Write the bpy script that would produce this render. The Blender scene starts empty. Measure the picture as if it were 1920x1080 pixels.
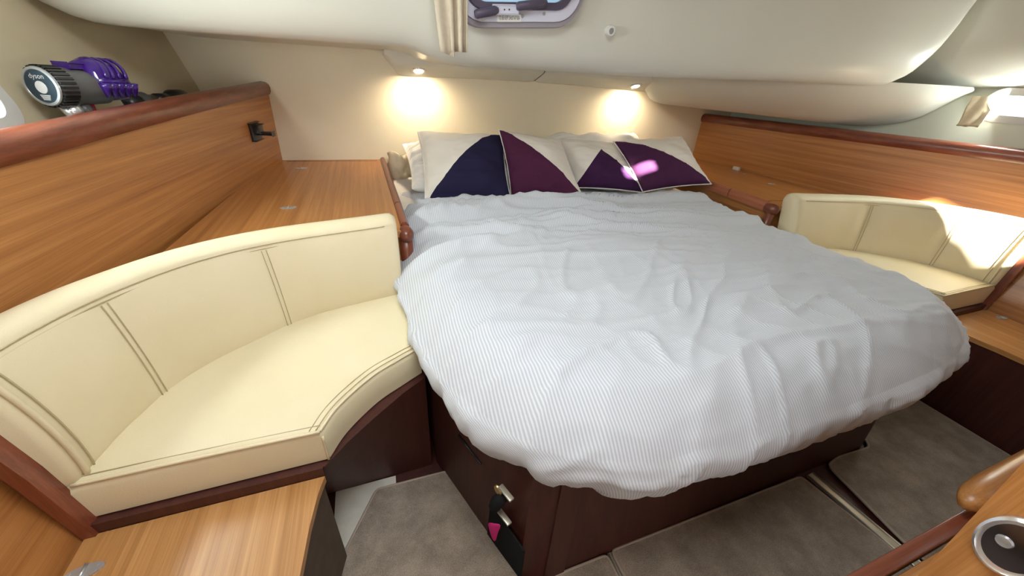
import bpy, bmesh, math, random
from mathutils import Vector, Matrix, noise
random.seed(7)
PI = math.pi
sc = bpy.context.scene
C = bpy.context.collection

# ------------------------------------------------------------------ camera
CAM = Vector((-0.9135, 0.0, 1.07))
FPX = 693.0
def _axes():
    a = Vector((673.357-960, 117.581-540, FPX)); b = Vector((1, 0.072, 0))
    t = -a.dot(a)/a.dot(b); X = a+t*b; X.normalize()
    if X.x < 0: X = -X
    Y = a.normalized(); Zc = X.cross(Y)
    if Zc.y > 0: Zc = -Zc
    return X, Y, Zc
AX, AY, AZ = _axes()
cam = bpy.data.cameras.new('camera'); cam.sensor_width = 36; cam.lens = FPX/1920*36
cam.clip_start = 0.01
camo = bpy.data.objects.new('camera', cam); C.objects.link(camo)
m = Matrix(((AX.x, -AX.y, -AX.z), (AY.x, -AY.y, -AY.z), (AZ.x, -AZ.y, -AZ.z))).to_4x4()
m.translation = CAM
camo.matrix_world = m
sc.camera = camo
def ray(px, py):
    d = Vector((px-960, py-540, FPX)); return Vector((AX.dot(d), AY.dot(d), AZ.dot(d)))
def atz(px, py, z):
    d = ray(px, py); return CAM+d*((z-CAM.z)/d.z)
def aty(px, py, y):
    d = ray(px, py); return CAM+d*(y/d.y)
def atx(px, py, x):
    d = ray(px, py); return CAM+d*((x-CAM.x)/d.x)

# ------------------------------------------------------------------ light
w = bpy.data.worlds.new('sky'); sc.world = w; w.use_nodes = True
w.node_tree.nodes['Background'].inputs[0].default_value = (0.80, 0.93, 1.0, 1)
w.node_tree.nodes['Background'].inputs[1].default_value = 3.0
SUN = Vector((-0.30, -1.0, 1.0)).normalized()
def light(name, kind, loc, energy, color, direction=None, **kw):
    l = bpy.data.lights.new(name, kind); l.energy = energy; l.color = color
    for k, v in kw.items(): setattr(l, k, v)
    o = bpy.data.objects.new(name, l); C.objects.link(o); o.location = loc
    if direction is not None: o.rotation_euler = Vector(direction).to_track_quat('-Z', 'Y').to_euler()
    return o
light('sun', 'SUN', (0, 0, 4), 80.0, (1.0, 0.97, 0.92), -SUN, angle=0.02)
light('hatch_fill', 'AREA', (-0.85, 0.35, 1.735), 13.0, (0.93, 0.98, 1.0), (0, 0, -1), shape='RECTANGLE', size=0.62, size_y=0.62)  # added soft fill hung under a closed, unseen hatch
light('doorway_fill', 'AREA', (-0.75, -0.86, 1.05), 5.0, (1.0, 0.97, 0.93), (0.15, 1, -0.1), shape='RECTANGLE', size=0.7, size_y=1.3)  # added fill behind the camera; the space beyond the doorway is unlit
light('port_daylight', 'AREA', (1.585, 0.86, 1.09), 3.2, (0.92, 1.0, 0.95), (-1, 0.45, -0.15), shape='RECTANGLE', size=0.20, size_y=0.10)
light('port_daylight_facing', 'AREA', (-1.62, 0.95, 1.09), 6.0, (0.90, 1.0, 0.95), (1, 0.1, 0.15), shape='RECTANGLE', size=0.24, size_y=0.10)
sc.view_settings.view_transform = 'Standard'
sc.view_settings.look = 'None'
sc.view_settings.gamma = 1.0
sc.view_settings.use_curve_mapping = False
sc.view_settings.exposure = 0.1

# ------------------------------------------------------------------ materials
MATS = {}
def base_mat(name, color, rough=0.5, spec=0.5, metallic=0.0):
    mt = bpy.data.materials.new(name); mt.use_nodes = True
    b = mt.node_tree.nodes['Principled BSDF']
    b.inputs['Base Color'].default_value = (*color, 1)
    b.inputs['Roughness'].default_value = rough
    b.inputs['Specular IOR Level'].default_value = spec
    b.inputs['Metallic'].default_value = metallic
    MATS[name] = mt
    return mt, mt.node_tree.nodes, mt.node_tree.links, b
def N(nodes, kind, **inp):
    n = nodes.new(kind)
    for k, v in inp.items():
        n.inputs[k.replace('_', ' ')].default_value = v
    return n
def ramp(nodes, stops):
    r = nodes.new('ShaderNodeValToRGB'); e = r.color_ramp.elements
    while len(e) < len(stops): e.new(0.5)
    for el, (p, c) in zip(e, stops):
        el.position = p; el.color = (*c, 1)
    return r
def coords(nodes, links, scale, src='Object'):
    tc = nodes.new('ShaderNodeTexCoord'); mp = nodes.new('ShaderNodeMapping')
    mp.inputs['Scale'].default_value = scale
    links.new(tc.outputs[src], mp.inputs[0])
    return mp
def wood(name, dark, mid, light_, axis='y', rough=0.35, coat=0.25):
    mt, n, l, b = base_mat(name, mid, rough)
    s = {'x': (1.1, 60, 60), 'y': (60, 1.1, 60), 'z': (60, 60, 1.1), 'p': (2, 1.1, 60)}[axis]
    mp = coords(n, l, s)
    n1 = N(n, 'ShaderNodeTexNoise', Scale=1.0, Detail=5.0, Roughness=0.62); n1.inputs['Distortion'].default_value = 0.15
    l.new(mp.outputs[0], n1.inputs['Vector'])
    s2 = {'x': (6, 420, 420), 'y': (420, 6, 420), 'z': (420, 420, 6), 'p': (10, 6, 420)}[axis]
    mp2 = coords(n, l, s2)
    n2 = N(n, 'ShaderNodeTexNoise', Scale=1.0, Detail=2.0)
    l.new(mp2.outputs[0], n2.inputs['Vector'])
    r = ramp(n, [(0.30, dark), (0.52, mid), (0.72, light_)])
    l.new(n1.outputs['Fac'], r.inputs[0])
    mx = n.new('ShaderNodeMix'); mx.data_type = 'RGBA'; mx.blend_type = 'MULTIPLY'; mx.inputs[0].default_value = 0.35
    r2 = ramp(n, [(0.35, (0.62, 0.55, 0.5)), (0.6, (1, 1, 1))])
    l.new(n2.outputs['Fac'], r2.inputs[0])
    l.new(r.outputs[0], mx.inputs[6]); l.new(r2.outputs[0], mx.inputs[7])
    l.new(mx.outputs[2], b.inputs['Base Color'])
    b.inputs['Coat Weight'].default_value = coat; b.inputs['Coat Roughness'].default_value = 0.25
    return mt
def mottled(name, c1, c2, scale, rough, bump=0.0, bscale=300, spec=0.4, detail=3.0):
    mt, n, l, b = base_mat(name, c1, rough, spec)
    mp = coords(n, l, (1, 1, 1))
    n1 = N(n, 'ShaderNodeTexNoise', Scale=scale, Detail=detail)
    l.new(mp.outputs[0], n1.inputs['Vector'])
    r = ramp(n, [(0.35, c1), (0.65, c2)]); l.new(n1.outputs['Fac'], r.inputs[0])
    l.new(r.outputs[0], b.inputs['Base Color'])
    if bump:
        n2 = N(n, 'ShaderNodeTexNoise', Scale=bscale, Detail=2.0)
        l.new(mp.outputs[0], n2.inputs['Vector'])
        bp = n.new('ShaderNodeBump'); bp.inputs['Strength'].default_value = bump; bp.inputs['Distance'].default_value = 0.002
        l.new(n2.outputs['Fac'], bp.inputs['Height']); l.new(bp.outputs[0], b.inputs['Normal'])
    return mt
OAK = ((0.34, 0.130, 0.036), (0.46, 0.195, 0.056), (0.55, 0.255, 0.085))
wood('oak_y', *OAK, axis='y'); wood('oak_x', *OAK, axis='x'); wood('oak_panel', *OAK, axis='p'); wood('oak_z', *OAK, axis='z')
OAKL = ((0.40, 0.185, 0.055), (0.52, 0.26, 0.090), (0.62, 0.34, 0.135))
wood('pale_oak_y', *OAKL, axis='y')
CHE = ((0.125, 0.030, 0.016), (0.20, 0.052, 0.026), (0.27, 0.080, 0.042))
wood('mahogany_y', *CHE, axis='y', rough=0.28); wood('mahogany_x', *CHE, axis='x', rough=0.28); wood('mahogany_z', *CHE, axis='z', rough=0.28)
wood('orange_wood_y', (0.33, 0.105, 0.050), (0.42, 0.145, 0.072), (0.50, 0.19, 0.10), axis='y', rough=0.3)  # lighter, more orange tone used on the right rails only
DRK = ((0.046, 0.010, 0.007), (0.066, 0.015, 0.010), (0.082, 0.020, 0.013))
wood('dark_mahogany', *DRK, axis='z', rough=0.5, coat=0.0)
mottled('leather', (0.72, 0.63, 0.42), (0.75, 0.66, 0.46), 6, 0.48, 0.22, 420)
base_mat('stitch', (0.47, 0.39, 0.23), 0.8)
mottled('wall_vinyl', (0.83, 0.74, 0.58), (0.85, 0.77, 0.61), 5, 0.6, 0.15, 500, 0.25)
mottled('gelcoat', (0.67, 0.66, 0.59), (0.69, 0.68, 0.61), 3, 0.28, 0.0)
mottled('hull_vinyl', (0.63, 0.55, 0.38), (0.66, 0.58, 0.41), 5, 0.6, 0.12, 500, 0.25)
mottled('hull_pale', (0.66, 0.68, 0.58), (0.70, 0.71, 0.61), 5, 0.55, 0.1, 500, 0.25)
mottled('pale_pan', (0.72, 0.68, 0.60), (0.78, 0.74, 0.65), 30, 0.5)
mottled('dark_liner', (0.10, 0.075, 0.055), (0.12, 0.09, 0.07), 30, 0.7, 0.3, 400)
mottled('shelf_shade', (0.05, 0.05, 0.045), (0.07, 0.07, 0.06), 20, 0.8)  # near black: shade on the right shelf put into its colour
base_mat('black_plastic', (0.012, 0.012, 0.014), 0.3)
base_mat('grey_plastic', (0.10, 0.10, 0.10), 0.35)
base_mat('black_fabric', (0.01, 0.01, 0.011), 0.9, 0.2)
base_mat('pink_fabric', (0.65, 0.03, 0.22), 0.7, 0.2)
base_mat('purple_plastic', (0.040, 0.008, 0.17), 0.12, 0.6)
base_mat('red_plastic', (0.35, 0.02, 0.05), 0.4)
base_mat('chrome', (0.75, 0.75, 0.76), 0.22, 0.6, 0.75)
base_mat('steel', (0.55, 0.57, 0.58), 0.32, 0.5, 0.65)
base_mat('dark_steel', (0.16, 0.15, 0.17), 0.28, 0.5, 1.0)
base_mat('brass', (0.70, 0.55, 0.28), 0.3, 0.5, 1.0)
base_mat('pale_metal', (0.62, 0.57, 0.47), 0.35, 0.5, 0.6)
base_mat('white_plastic', (0.75, 0.74, 0.72), 0.35)
base_mat('lilac_frame', (0.62, 0.62, 0.74), 0.35)
base_mat('grey_gasket', (0.30, 0.27, 0.31), 0.6)
base_mat('handle_plastic', (0.075, 0.06, 0.10), 0.45)
base_mat('ink', (0.02, 0.02, 0.03), 0.6)
base_mat('badge_blue', (0.02, 0.045, 0.065), 0.35)
mottled('curtain_cloth', (0.62, 0.54, 0.42), (0.66, 0.58, 0.46), 60, 0.85, 0.2, 900, 0.1)
mottled('tan_cloth', (0.68, 0.57, 0.40), (0.72, 0.61, 0.44), 60, 0.85, 0.2, 900, 0.1)
mottled('bed_linen', (0.72, 0.69, 0.65), (0.76, 0.73, 0.69), 30, 0.85, 0.25, 700, 0.1)
mt, n, l, b = base_mat('glow_lens', (1, 0.9, 0.7), 0.3)
b.inputs['Emission Color'].default_value = (1.0, 0.80, 0.48, 1); b.inputs['Emission Strength'].default_value = 14
mt, n, l, b = base_mat('glowing_glass', (0.35, 0.50, 0.60), 0.08, 0.5)
b.inputs['Transmission Weight'].default_value = 0.3; b.inputs['Emission Color'].default_value = (0.42, 0.62, 0.80, 1); b.inputs['Emission Strength'].default_value = 0.45  # pane glow stands in for daylight behind the port
mt, n, l, b = base_mat('window_glass', (0.95, 0.98, 1.0), 0.0, 0.5)
b.inputs['Transmission Weight'].default_value = 1.0; b.inputs['IOR'].default_value = 1.02
def carpet(name, c1, c2):
    mt, n, l, b = base_mat(name, c1, 0.95, 0.1)
    mp = coords(n, l, (1, 1, 1))
    n1 = N(n, 'ShaderNodeTexNoise', Scale=14.0, Detail=6.0, Roughness=0.7); l.new(mp.outputs[0], n1.inputs['Vector'])
    n2 = N(n, 'ShaderNodeTexNoise', Scale=420.0, Detail=2.0); l.new(mp.outputs[0], n2.inputs['Vector'])
    r = ramp(n, [(0.36, c1), (0.64, c2)]); l.new(n1.outputs['Fac'], r.inputs[0])
    r2 = ramp(n, [(0.3, (0.55, 0.55, 0.55)), (0.7, (1.15, 1.15, 1.15))]); l.new(n2.outputs['Fac'], r2.inputs[0])
    mx = n.new('ShaderNodeMix'); mx.data_type = 'RGBA'; mx.blend_type = 'MULTIPLY'; mx.inputs[0].default_value = 0.7
    l.new(r.outputs[0], mx.inputs[6]); l.new(r2.outputs[0], mx.inputs[7]); l.new(mx.outputs[2], b.inputs['Base Color'])
    bp = n.new('ShaderNodeBump'); bp.inputs['Strength'].default_value = 0.6; bp.inputs['Distance'].default_value = 0.004
    l.new(n2.outputs['Fac'], bp.inputs['Height']); l.new(bp.outputs[0], b.inputs['Normal'])
    b.inputs['Sheen Weight'].default_value = 0.25
carpet('carpet', (0.27, 0.215, 0.17), (0.43, 0.35, 0.275))
base_mat('carpet_binding', (0.42, 0.34, 0.27), 0.9, 0.1)
def duvet_mat():
    mt, n, l, b = base_mat('striped_cotton', (0.75, 0.76, 0.78), 0.85, 0.15)
    tc = n.new('ShaderNodeTexCoord'); sp = n.new('ShaderNodeSeparateXYZ'); l.new(tc.outputs['UV'], sp.inputs[0])
    mu = n.new('ShaderNodeMath'); mu.operation = 'MULTIPLY'; mu.inputs[1].default_value = 2*PI/0.0066
    l.new(sp.outputs[0], mu.inputs[0])
    si = n.new('ShaderNodeMath'); si.operation = 'SINE'; l.new(mu.outputs[0], si.inputs[0])
    r = ramp(n, [(0.40, (0.46, 0.485, 0.54)), (0.66, (0.63, 0.645, 0.69))])
    ma = n.new('ShaderNodeMath'); ma.operation = 'MULTIPLY_ADD'; ma.inputs[1].default_value = 0.5; ma.inputs[2].default_value = 0.5
    l.new(si.outputs[0], ma.inputs[0]); l.new(ma.outputs[0], r.inputs[0])
    l.new(r.outputs[0], b.inputs['Base Color'])
    n2 = N(n, 'ShaderNodeTexNoise', Scale=55.0, Detail=4.0)
    l.new(tc.outputs['Object'], n2.inputs['Vector'])
    bp = n.new('ShaderNodeBump'); bp.inputs['Strength'].default_value = 0.18; bp.inputs['Distance'].default_value = 0.006
    l.new(n2.outputs['Fac'], bp.inputs['Height']); l.new(bp.outputs[0], b.inputs['Normal'])
    b.inputs['Sheen Weight'].default_value = 0.15
duvet_mat()
def cushion_mat(name, col, lines):
    """cream linen with a dyed field: the field lies below every line (a*u + b*v < c)"""
    mt, n, l, b = base_mat(name, col, 0.88, 0.12)
    tc = n.new('ShaderNodeTexCoord'); sp = n.new('ShaderNodeSeparateXYZ'); l.new(tc.outputs['UV'], sp.inputs[0])
    prev = None
    for a, bb, c in lines:
        m1 = n.new('ShaderNodeMath'); m1.operation = 'MULTIPLY'; m1.inputs[1].default_value = a; l.new(sp.outputs[0], m1.inputs[0])
        m2 = n.new('ShaderNodeMath'); m2.operation = 'MULTIPLY_ADD'; m2.inputs[1].default_value = bb; l.new(sp.outputs[1], m2.inputs[0]); l.new(m1.outputs[0], m2.inputs[2])
        lt = n.new('ShaderNodeMath'); lt.operation = 'LESS_THAN'; lt.inputs[1].default_value = c; l.new(m2.outputs[0], lt.inputs[0])
        if prev is None: prev = lt
        else:
            mu = n.new('ShaderNodeMath'); mu.operation = 'MULTIPLY'; l.new(prev.outputs[0], mu.inputs[0]); l.new(lt.outputs[0], mu.inputs[1]); prev = mu
    mx = n.new('ShaderNodeMix'); mx.data_type = 'RGBA'
    mx.inputs[6].default_value = (0.78, 0.73, 0.66, 1); mx.inputs[7].default_value = (*col, 1)
    l.new(prev.outputs[0], mx.inputs[0])
    l.new(mx.outputs[2], b.inputs['Base Color'])
    n2 = N(n, 'ShaderNodeTexNoise', Scale=650.0, Detail=2.0); l.new(tc.outputs['Object'], n2.inputs['Vector'])
    bp = n.new('ShaderNodeBump'); bp.inputs['Strength'].default_value = 0.25; bp.inputs['Distance'].default_value = 0.002
    l.new(n2.outputs['Fac'], bp.inputs['Height']); l.new(bp.outputs[0], b.inputs['Normal'])

# ------------------------------------------------------------------ helpers
def link_mesh(name, me, mat, parent=None, smooth=False):
    if mat: me.materials.append(MATS[mat])
    if smooth:
        for p in me.polygons: p.use_smooth = True
    o = bpy.data.objects.new(name, me); C.objects.link(o)
    if parent: o.parent = parent
    return o
def mesh(name, v, f, mat, parent=None, smooth=False, uv=None, normals=True):
    me = bpy.data.meshes.new(name); me.from_pydata([tuple(p) for p in v], [], f); me.update()
    if uv:
        lay = me.uv_layers.new(name='UVMap')
        for lp in me.loops: lay.data[lp.index].uv = uv[lp.vertex_index]
    if normals:
        bm = bmesh.new(); bm.from_mesh(me); bmesh.ops.recalc_face_normals(bm, faces=bm.faces); bm.to_mesh(me); bm.free()
    return link_mesh(name, me, mat, parent, smooth)
def from_bm(name, bm, mat, parent=None, smooth=False, angle=None):
    bmesh.ops.recalc_face_normals(bm, faces=bm.faces)
    me = bpy.data.meshes.new(name); bm.to_mesh(me); bm.free()
    o = link_mesh(name, me, mat, parent, smooth)
    if angle: me.set_sharp_from_angle(angle=math.radians(angle))
    return o
def bevel_bm(bm, r, seg=2, min_angle=30):
    es = [e for e in bm.edges if len(e.link_faces) == 2 and e.calc_face_angle(0) > math.radians(min_angle)]
    bmesh.ops.bevel(bm, geom=es, offset=r, segments=seg, profile=0.5, affect='EDGES', clamp_overlap=True)
def box(name, x0, x1, y0, y1, z0, z1, mat, parent=None, bev=0.0, seg=2):
    bm = bmesh.new(); bmesh.ops.create_cube(bm, size=1)
    for v in bm.verts:
        v.co = Vector((x0+(v.co.x+.5)*(x1-x0), y0+(v.co.y+.5)*(y1-y0), z0+(v.co.z+.5)*(z1-z0)))
    if bev: bevel_bm(bm, bev, seg)
    return from_bm(name, bm, mat, parent, smooth=bool(bev), angle=35)
def obox(name, c, ax, ay, az, hx, hy, hz, mat, parent=None, bev=0.0, seg=2):
    """box with centre c, half sizes, along unit axes"""
    ax, ay, az = Vector(ax).normalized(), Vector(ay).normalized(), Vector(az).normalized(); c = Vector(c)
    bm = bmesh.new(); bmesh.ops.create_cube(bm, size=2)
    for v in bm.verts: v.co = c+ax*hx*v.co.x+ay*hy*v.co.y+az*hz*v.co.z
    if bev: bevel_bm(bm, bev, seg)
    return from_bm(name, bm, mat, parent, smooth=bool(bev), angle=35)
def prism(name, poly, z0, z1, mat, parent=None, bev=0.0, bottom=None, seg=2):
    bm = bmesh.new(); bottom = bottom or poly
    t = [bm.verts.new((p[0], p[1], z1)) for p in poly]; bt = [bm.verts.new((p[0], p[1], z0)) for p in bottom]
    bm.faces.new(t); bm.faces.new(bt[::-1])
    k = len(poly)
    for i in range(k): bm.faces.new((t[i], bt[i], bt[(i+1) % k], t[(i+1) % k]))
    if bev: bevel_bm(bm, bev, seg)
    return from_bm(name, bm, mat, parent, smooth=bool(bev), angle=35)
def grid(name, rows, mat, parent=None, smooth=True, closed=False, caps=False, uv=None):
    n, k = len(rows), len(rows[0]); v = [p for r in rows for p in r]; f = []
    for i in range(n-1):
        for j in range(k if closed else k-1):
            j2 = (j+1) % k; f.append((i*k+j, i*k+j2, (i+1)*k+j2, (i+1)*k+j))
    if caps: f.append(tuple(range(k))[::-1]); f.append(tuple((n-1)*k+j for j in range(k)))
    return mesh(name, v, f, mat, parent, smooth, uv)
def crom(pts, n):
    """resample a Catmull-Rom curve through pts, evenly by chord length"""
    pts = [Vector(p) for p in pts]
    dense = []
    for i in range(len(pts)-1):
        p0 = pts[i-1] if i else pts[0]*2-pts[1]; p1, p2 = pts[i], pts[i+1]
        p3 = pts[i+2] if i+2 < len(pts) else p2*2-p1
        for s in range(16):
            t = s/16
            dense.append(0.5*((2*p1)+(p2-p0)*t+(2*p0-5*p1+4*p2-p3)*t*t+(3*p1-p0-3*p2+p3)*t**3))
    dense.append(pts[-1])
    L = [0]
    for a, b in zip(dense, dense[1:]): L.append(L[-1]+(b-a).length)
    out = []; j = 0
    for i in range(n):
        d = L[-1]*i/(n-1)
        while j < len(L)-2 and L[j+1] < d: j += 1
        s = (d-L[j])/max(1e-9, L[j+1]-L[j]); out.append(dense[j].lerp(dense[j+1], min(1, max(0, s))))
    return out
def tube(name, pts, r, mat, parent=None, k=8, closed=False, flat=None, cap=True):
    pts = [Vector(p) for p in pts]; rows = []; up = None; n = len(pts)
    for i, p in enumerate(pts):
        a = pts[i-1] if (i or closed) else p; b = pts[(i+1) % n] if (i < n-1 or closed) else p
        t = (b-a).normalized()
        if up is None: up = Vector((0, 0, 1)) if abs(t.z) < .9 else Vector((1, 0, 0))
        s = t.cross(up).normalized(); u = s.cross(t).normalized(); up = u
        rr = r[i] if isinstance(r, (list, tuple)) else r
        fx, fy = flat or (1, 1)
        rows.append([p+s*math.cos(2*PI*j/k)*rr*fx+u*math.sin(2*PI*j/k)*rr*fy for j in range(k)])
    if closed: rows.append(rows[0])
    return grid(name, rows, mat, parent, True, True, cap and not closed)
def lathe(name, c, axis, prof, mat, parent=None, k=24, smooth=True, squash=None):
    """prof: list of (distance along axis, radius)"""
    ax = Vector(axis).normalized(); ref = Vector((0, 0, 1)) if abs(ax.z) < .9 else Vector((1, 0, 0))
    s = ax.cross(ref).normalized(); u = s.cross(ax); c = Vector(c); sx, sy = squash or (1, 1)
    rows = [[c+ax*d+s*math.cos(2*PI*j/k)*max(r, 1e-5)*sx+u*math.sin(2*PI*j/k)*max(r, 1e-5)*sy for j in range(k)] for d, r in prof]
    o = grid(name, rows, mat, parent, smooth, True, True)
    o.data.set_sharp_from_angle(angle=math.radians(40))
    return o
def thing(name, label, cat, loc=(0, 0, 0), group=None):
    o = bpy.data.objects.new(name, None); C.objects.link(o); o.empty_display_size = 0.05
    tag(o, label, cat, group)
    return o
def tag(o, label, cat, group=None):
    o['label'] = label; o['category'] = cat
    if group: o['group'] = group
    return o
def struct(o, label=None, cat=None):
    o['kind'] = 'structure'
    if label: o['label'] = label
    if cat: o['category'] = cat
    return o
def lerp(a, b, t): return a+(b-a)*t
def smooth01(t): t = max(0., min(1., t)); return t*t*(3-2*t)
def interp(x, xs, ys):
    if x <= xs[0]: return ys[0]
    for i in range(len(xs)-1):
        if x <= xs[i+1]: return lerp(ys[i], ys[i+1], (x-xs[i])/(xs[i+1]-xs[i]))
    return ys[-1]
def mir(p, s): return Vector((-p[0]*s, *p[1:]))      # shapes are drawn on the left (s = -1) and mirrored for the right

# ------------------------------------------------------------------ setting: shell
def hull_x(y, z, s):                       # inner face of the hull
    base = 1.70 if s < 0 else 1.625
    taper = 0.09*smooth01((y-1.0)/1.3) if s < 0 else 0.05*smooth01((y-1.2)/1.2)
    return s*(base-taper+(0.30 if s < 0 else 0.12)*(max(z, 0.80)-0.95))
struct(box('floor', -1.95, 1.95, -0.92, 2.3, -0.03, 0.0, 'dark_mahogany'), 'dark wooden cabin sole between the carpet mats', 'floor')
pan = prism('trim_1', [(-1.12, -0.4), (-0.97, -0.4), (-0.97, 0.30), (-0.955, 0.735), (-1.12, 0.735)], 0.0005, 0.004, 'pale_pan')
struct(pan, 'pale sole pan showing beside the grey corner mat', 'floor')
struct(grid('wall_back', [[Vector((x/10, 2.25+0.012*math.cos(x/10*1.5), z)) for x in range(-21, 22)] for z in (0.0, .5, .9, 1.3, 1.8)], 'wall_vinyl'), 'cream padded vinyl wall behind the bed head', 'wall')
def hull_side(name, s, mat, hole):
    ys = sorted(set([-0.92+0.1*i for i in range(33)]+[hole[0], hole[1]])); zs = sorted(set([0, .3, .6, .8, .9, 1.2, 1.4, 1.6, 1.8]+[hole[2], hole[3]]))
    v = []; f = []
    for z in zs:
        for y in ys: v.append((hull_x(y, z, s), y, z))
    k = len(ys)
    for i in range(len(zs)-1):
        for j in range(k-1):
            if hole[0]-1e-6 <= ys[j] and ys[j+1] <= hole[1]+1e-6 and hole[2]-1e-6 <= zs[i] and zs[i+1] <= hole[3]+1e-6: continue
            f.append((i*k+j, i*k+j+1, (i+1)*k+j+1, (i+1)*k+j))
    return struct(mesh(name, v, f, mat, None, True))
PR = (0.76, 0.985, 1.045, 1.125); PL = (0.90, 1.27, 0.905, 1.03)
wl = hull_side('wall_left', -1, 'hull_vinyl', PL); wl['label'] = 'tan vinyl hull side above the shelf with the vacuum cleaner'; wl['category'] = 'wall'
wr = hull_side('wall_right', 1, 'hull_pale', PR); wr['label'] = 'pale green tinted hull side with the oval port'; wr['category'] = 'wall'
# seam line where the hull lining meets the back wall
tube('seam', [(-1.6+(-0.098)*i/6-0.012, 2.245, 0.90+0.24*i/6) for i in range(7)], 0.0022, 'stitch', bpy.data.objects['wall_back'], 6)
# forward bulkhead with an open doorway behind the viewer
fb = bmesh.new()
for (x0, x1, z0, z1) in ((-1.95, -1.15, 0, 1.8), (-0.35, 1.95, 0, 1.8), (-1.15, -0.35, 1.72, 1.8)):
    r = bmesh.ops.create_cube(fb, size=1)
    for v in r['verts']: v.co = Vector((x0+(v.co.x+.5)*(x1-x0), -0.92-0.03*(v.co.y+.5), z0+(v.co.z+.5)*(z1-z0)))
struct(from_bm('wall_front', fb, 'oak_z'), 'oak bulkhead with an open doorway behind the viewer', 'wall')

sb = bmesh.new()  # added enclosure that shuts the sun out of the doorway
for (x0, x1, y0, y1, z0, z1) in ((-1.95, 1.95, -1.78, -1.75, -0.03, 1.8), (-1.98, -1.95, -1.78, -0.92, -0.03, 1.8), (1.95, 1.98, -1.78, -0.92, -0.03, 1.8), (-1.95, 1.95, -1.78, -0.92, -0.03, 0.0)):
    r = bmesh.ops.create_cube(sb, size=1)
    for v in r['verts']: v.co = Vector((x0+(v.co.x+.5)*(x1-x0), y0+(v.co.y+.5)*(y1-y0), z0+(v.co.z+.5)*(z1-z0)))
struct(from_bm('wall_saloon', sb, 'wall_vinyl'), 'plain unseen saloon wall added beyond the doorway against stray sun', 'wall')
# overhead: flat deckhead with two added openings shaped for the sun patches
def deckhead():
    xs = sorted([-1.95, -1.18, -0.52, 0.0, 0.18, 1.035, 1.20, 1.95]); ys = sorted([-1.75, -0.66, -0.10, 0.02, 0.52, 0.64, 0.68, 2.35])
    holes = [(-1.18, -0.52, 0.02, 0.68), (0.0, 0.18, 0.52, 0.64), (1.035, 1.20, -0.66, -0.10)]
    f = []; v = [(x, y, 1.75) for y in ys for x in xs]; k = len(xs)
    for i in range(len(ys)-1):
        for j in range(k-1):
            cx, cy = (xs[j]+xs[j+1])/2, (ys[i]+ys[i+1])/2
            if any(h[0] < cx < h[1] and h[2] < cy < h[3] for h in holes): continue
            f.append((i*k+j, i*k+j+1, (i+1)*k+j+1, (i+1)*k+j))
    return mesh('ceiling', v, f, 'gelcoat')
struct(deckhead(), 'white moulded deckhead over the cabin', 'ceiling')

# cockpit moulding: one long face with a soft lip, and its underside running back to the wall
LIP = [(-1.76, 1.46, 1.40), (-1.735, 1.47, 1.24), (-1.70, 1.48, 1.165), (-1.62, 1.50, 1.125), (-1.5, 1.5, 1.118), (-1.3, 1.5, 1.119), (-1.0, 1.5, 1.123), (-0.80, 1.5, 1.126), (-0.73, 1.5, 1.122),
       (-0.68, 1.5, 1.108), (-0.62, 1.5, 1.092), (-0.545, 1.5, 1.084), (-0.3, 1.5, 1.088), (0.0, 1.49, 1.091), (0.25, 1.46, 1.095), (0.465, 1.42, 1.100), (0.8, 1.31, 1.112),
       (1.05, 1.21, 1.118), (1.22, 1.15, 1.122), (1.30, 1.12, 1.138), (1.345, 1.105, 1.19), (1.375, 1.10, 1.29), (1.42, 1.09, 1.43), (1.47, 1.08, 1.70)]
lip = crom(LIP, 90)
rows = []
for p in lip:
    r = []
    r.append(Vector((p.x, 2.26, p.z+0.004)))
    r.append(Vector((p.x, 1.95, p.z+0.004)))
    r.append(Vector((p.x, p.y+0.16, p.z+0.004)))
    hgt = min(0.20, max(0.02, 1.74-p.z))
    for i in range(9):                                   # soft quarter-ellipse lip
        a = PI/2*i/8
        r.append(Vector((p.x, p.y+0.11*(1-math.sin(a)), p.z+hgt*(1-math.cos(a)))))
    for z in (1.45, 1.6, 1.76):
        zz = max(z, p.z+hgt+0.001*(z-1.4)); r.append(Vector((p.x, p.y-0.10*(zz-p.z-hgt), zz)))
    rows.append(r)
tr2 = grid('trim_2', rows, 'gelcoat'); struct(tr2, 'white moulded cockpit well jutting into the cabin over the bed', 'ceiling')
# side deck underside on the right, between the moulding and the hull
rows = []
for i in range(22):
    y = 1.42-2.34*i/21
    rows.append([Vector((hull_x(y, 1.15, 1)+0.01, y, 1.150-0.02*smooth01((y-0.6)/0.8))), Vector((1.60, y, 1.158)), Vector((1.55, y, 1.19)), Vector((1.49, y, 1.30)), Vector((1.44, y, 1.5)), Vector((1.40, y, 1.76))])
struct(grid('trim_3', rows, 'gelcoat'), 'moulded underside of the side deck above the oval port', 'ceiling')
rows = []
for i in range(22):
    y = 1.46-2.36*i/21
    rows.append([Vector((hull_x(y, 1.33, -1)-0.01, y, 1.33)), Vector((-1.74, y, 1.36)), Vector((-1.66, y, 1.48)), Vector((-1.60, y, 1.76))])
struct(grid('trim_4', rows, 'gelcoat'), 'moulded underside of the side deck over the vacuum cleaner', 'ceiling')
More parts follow.
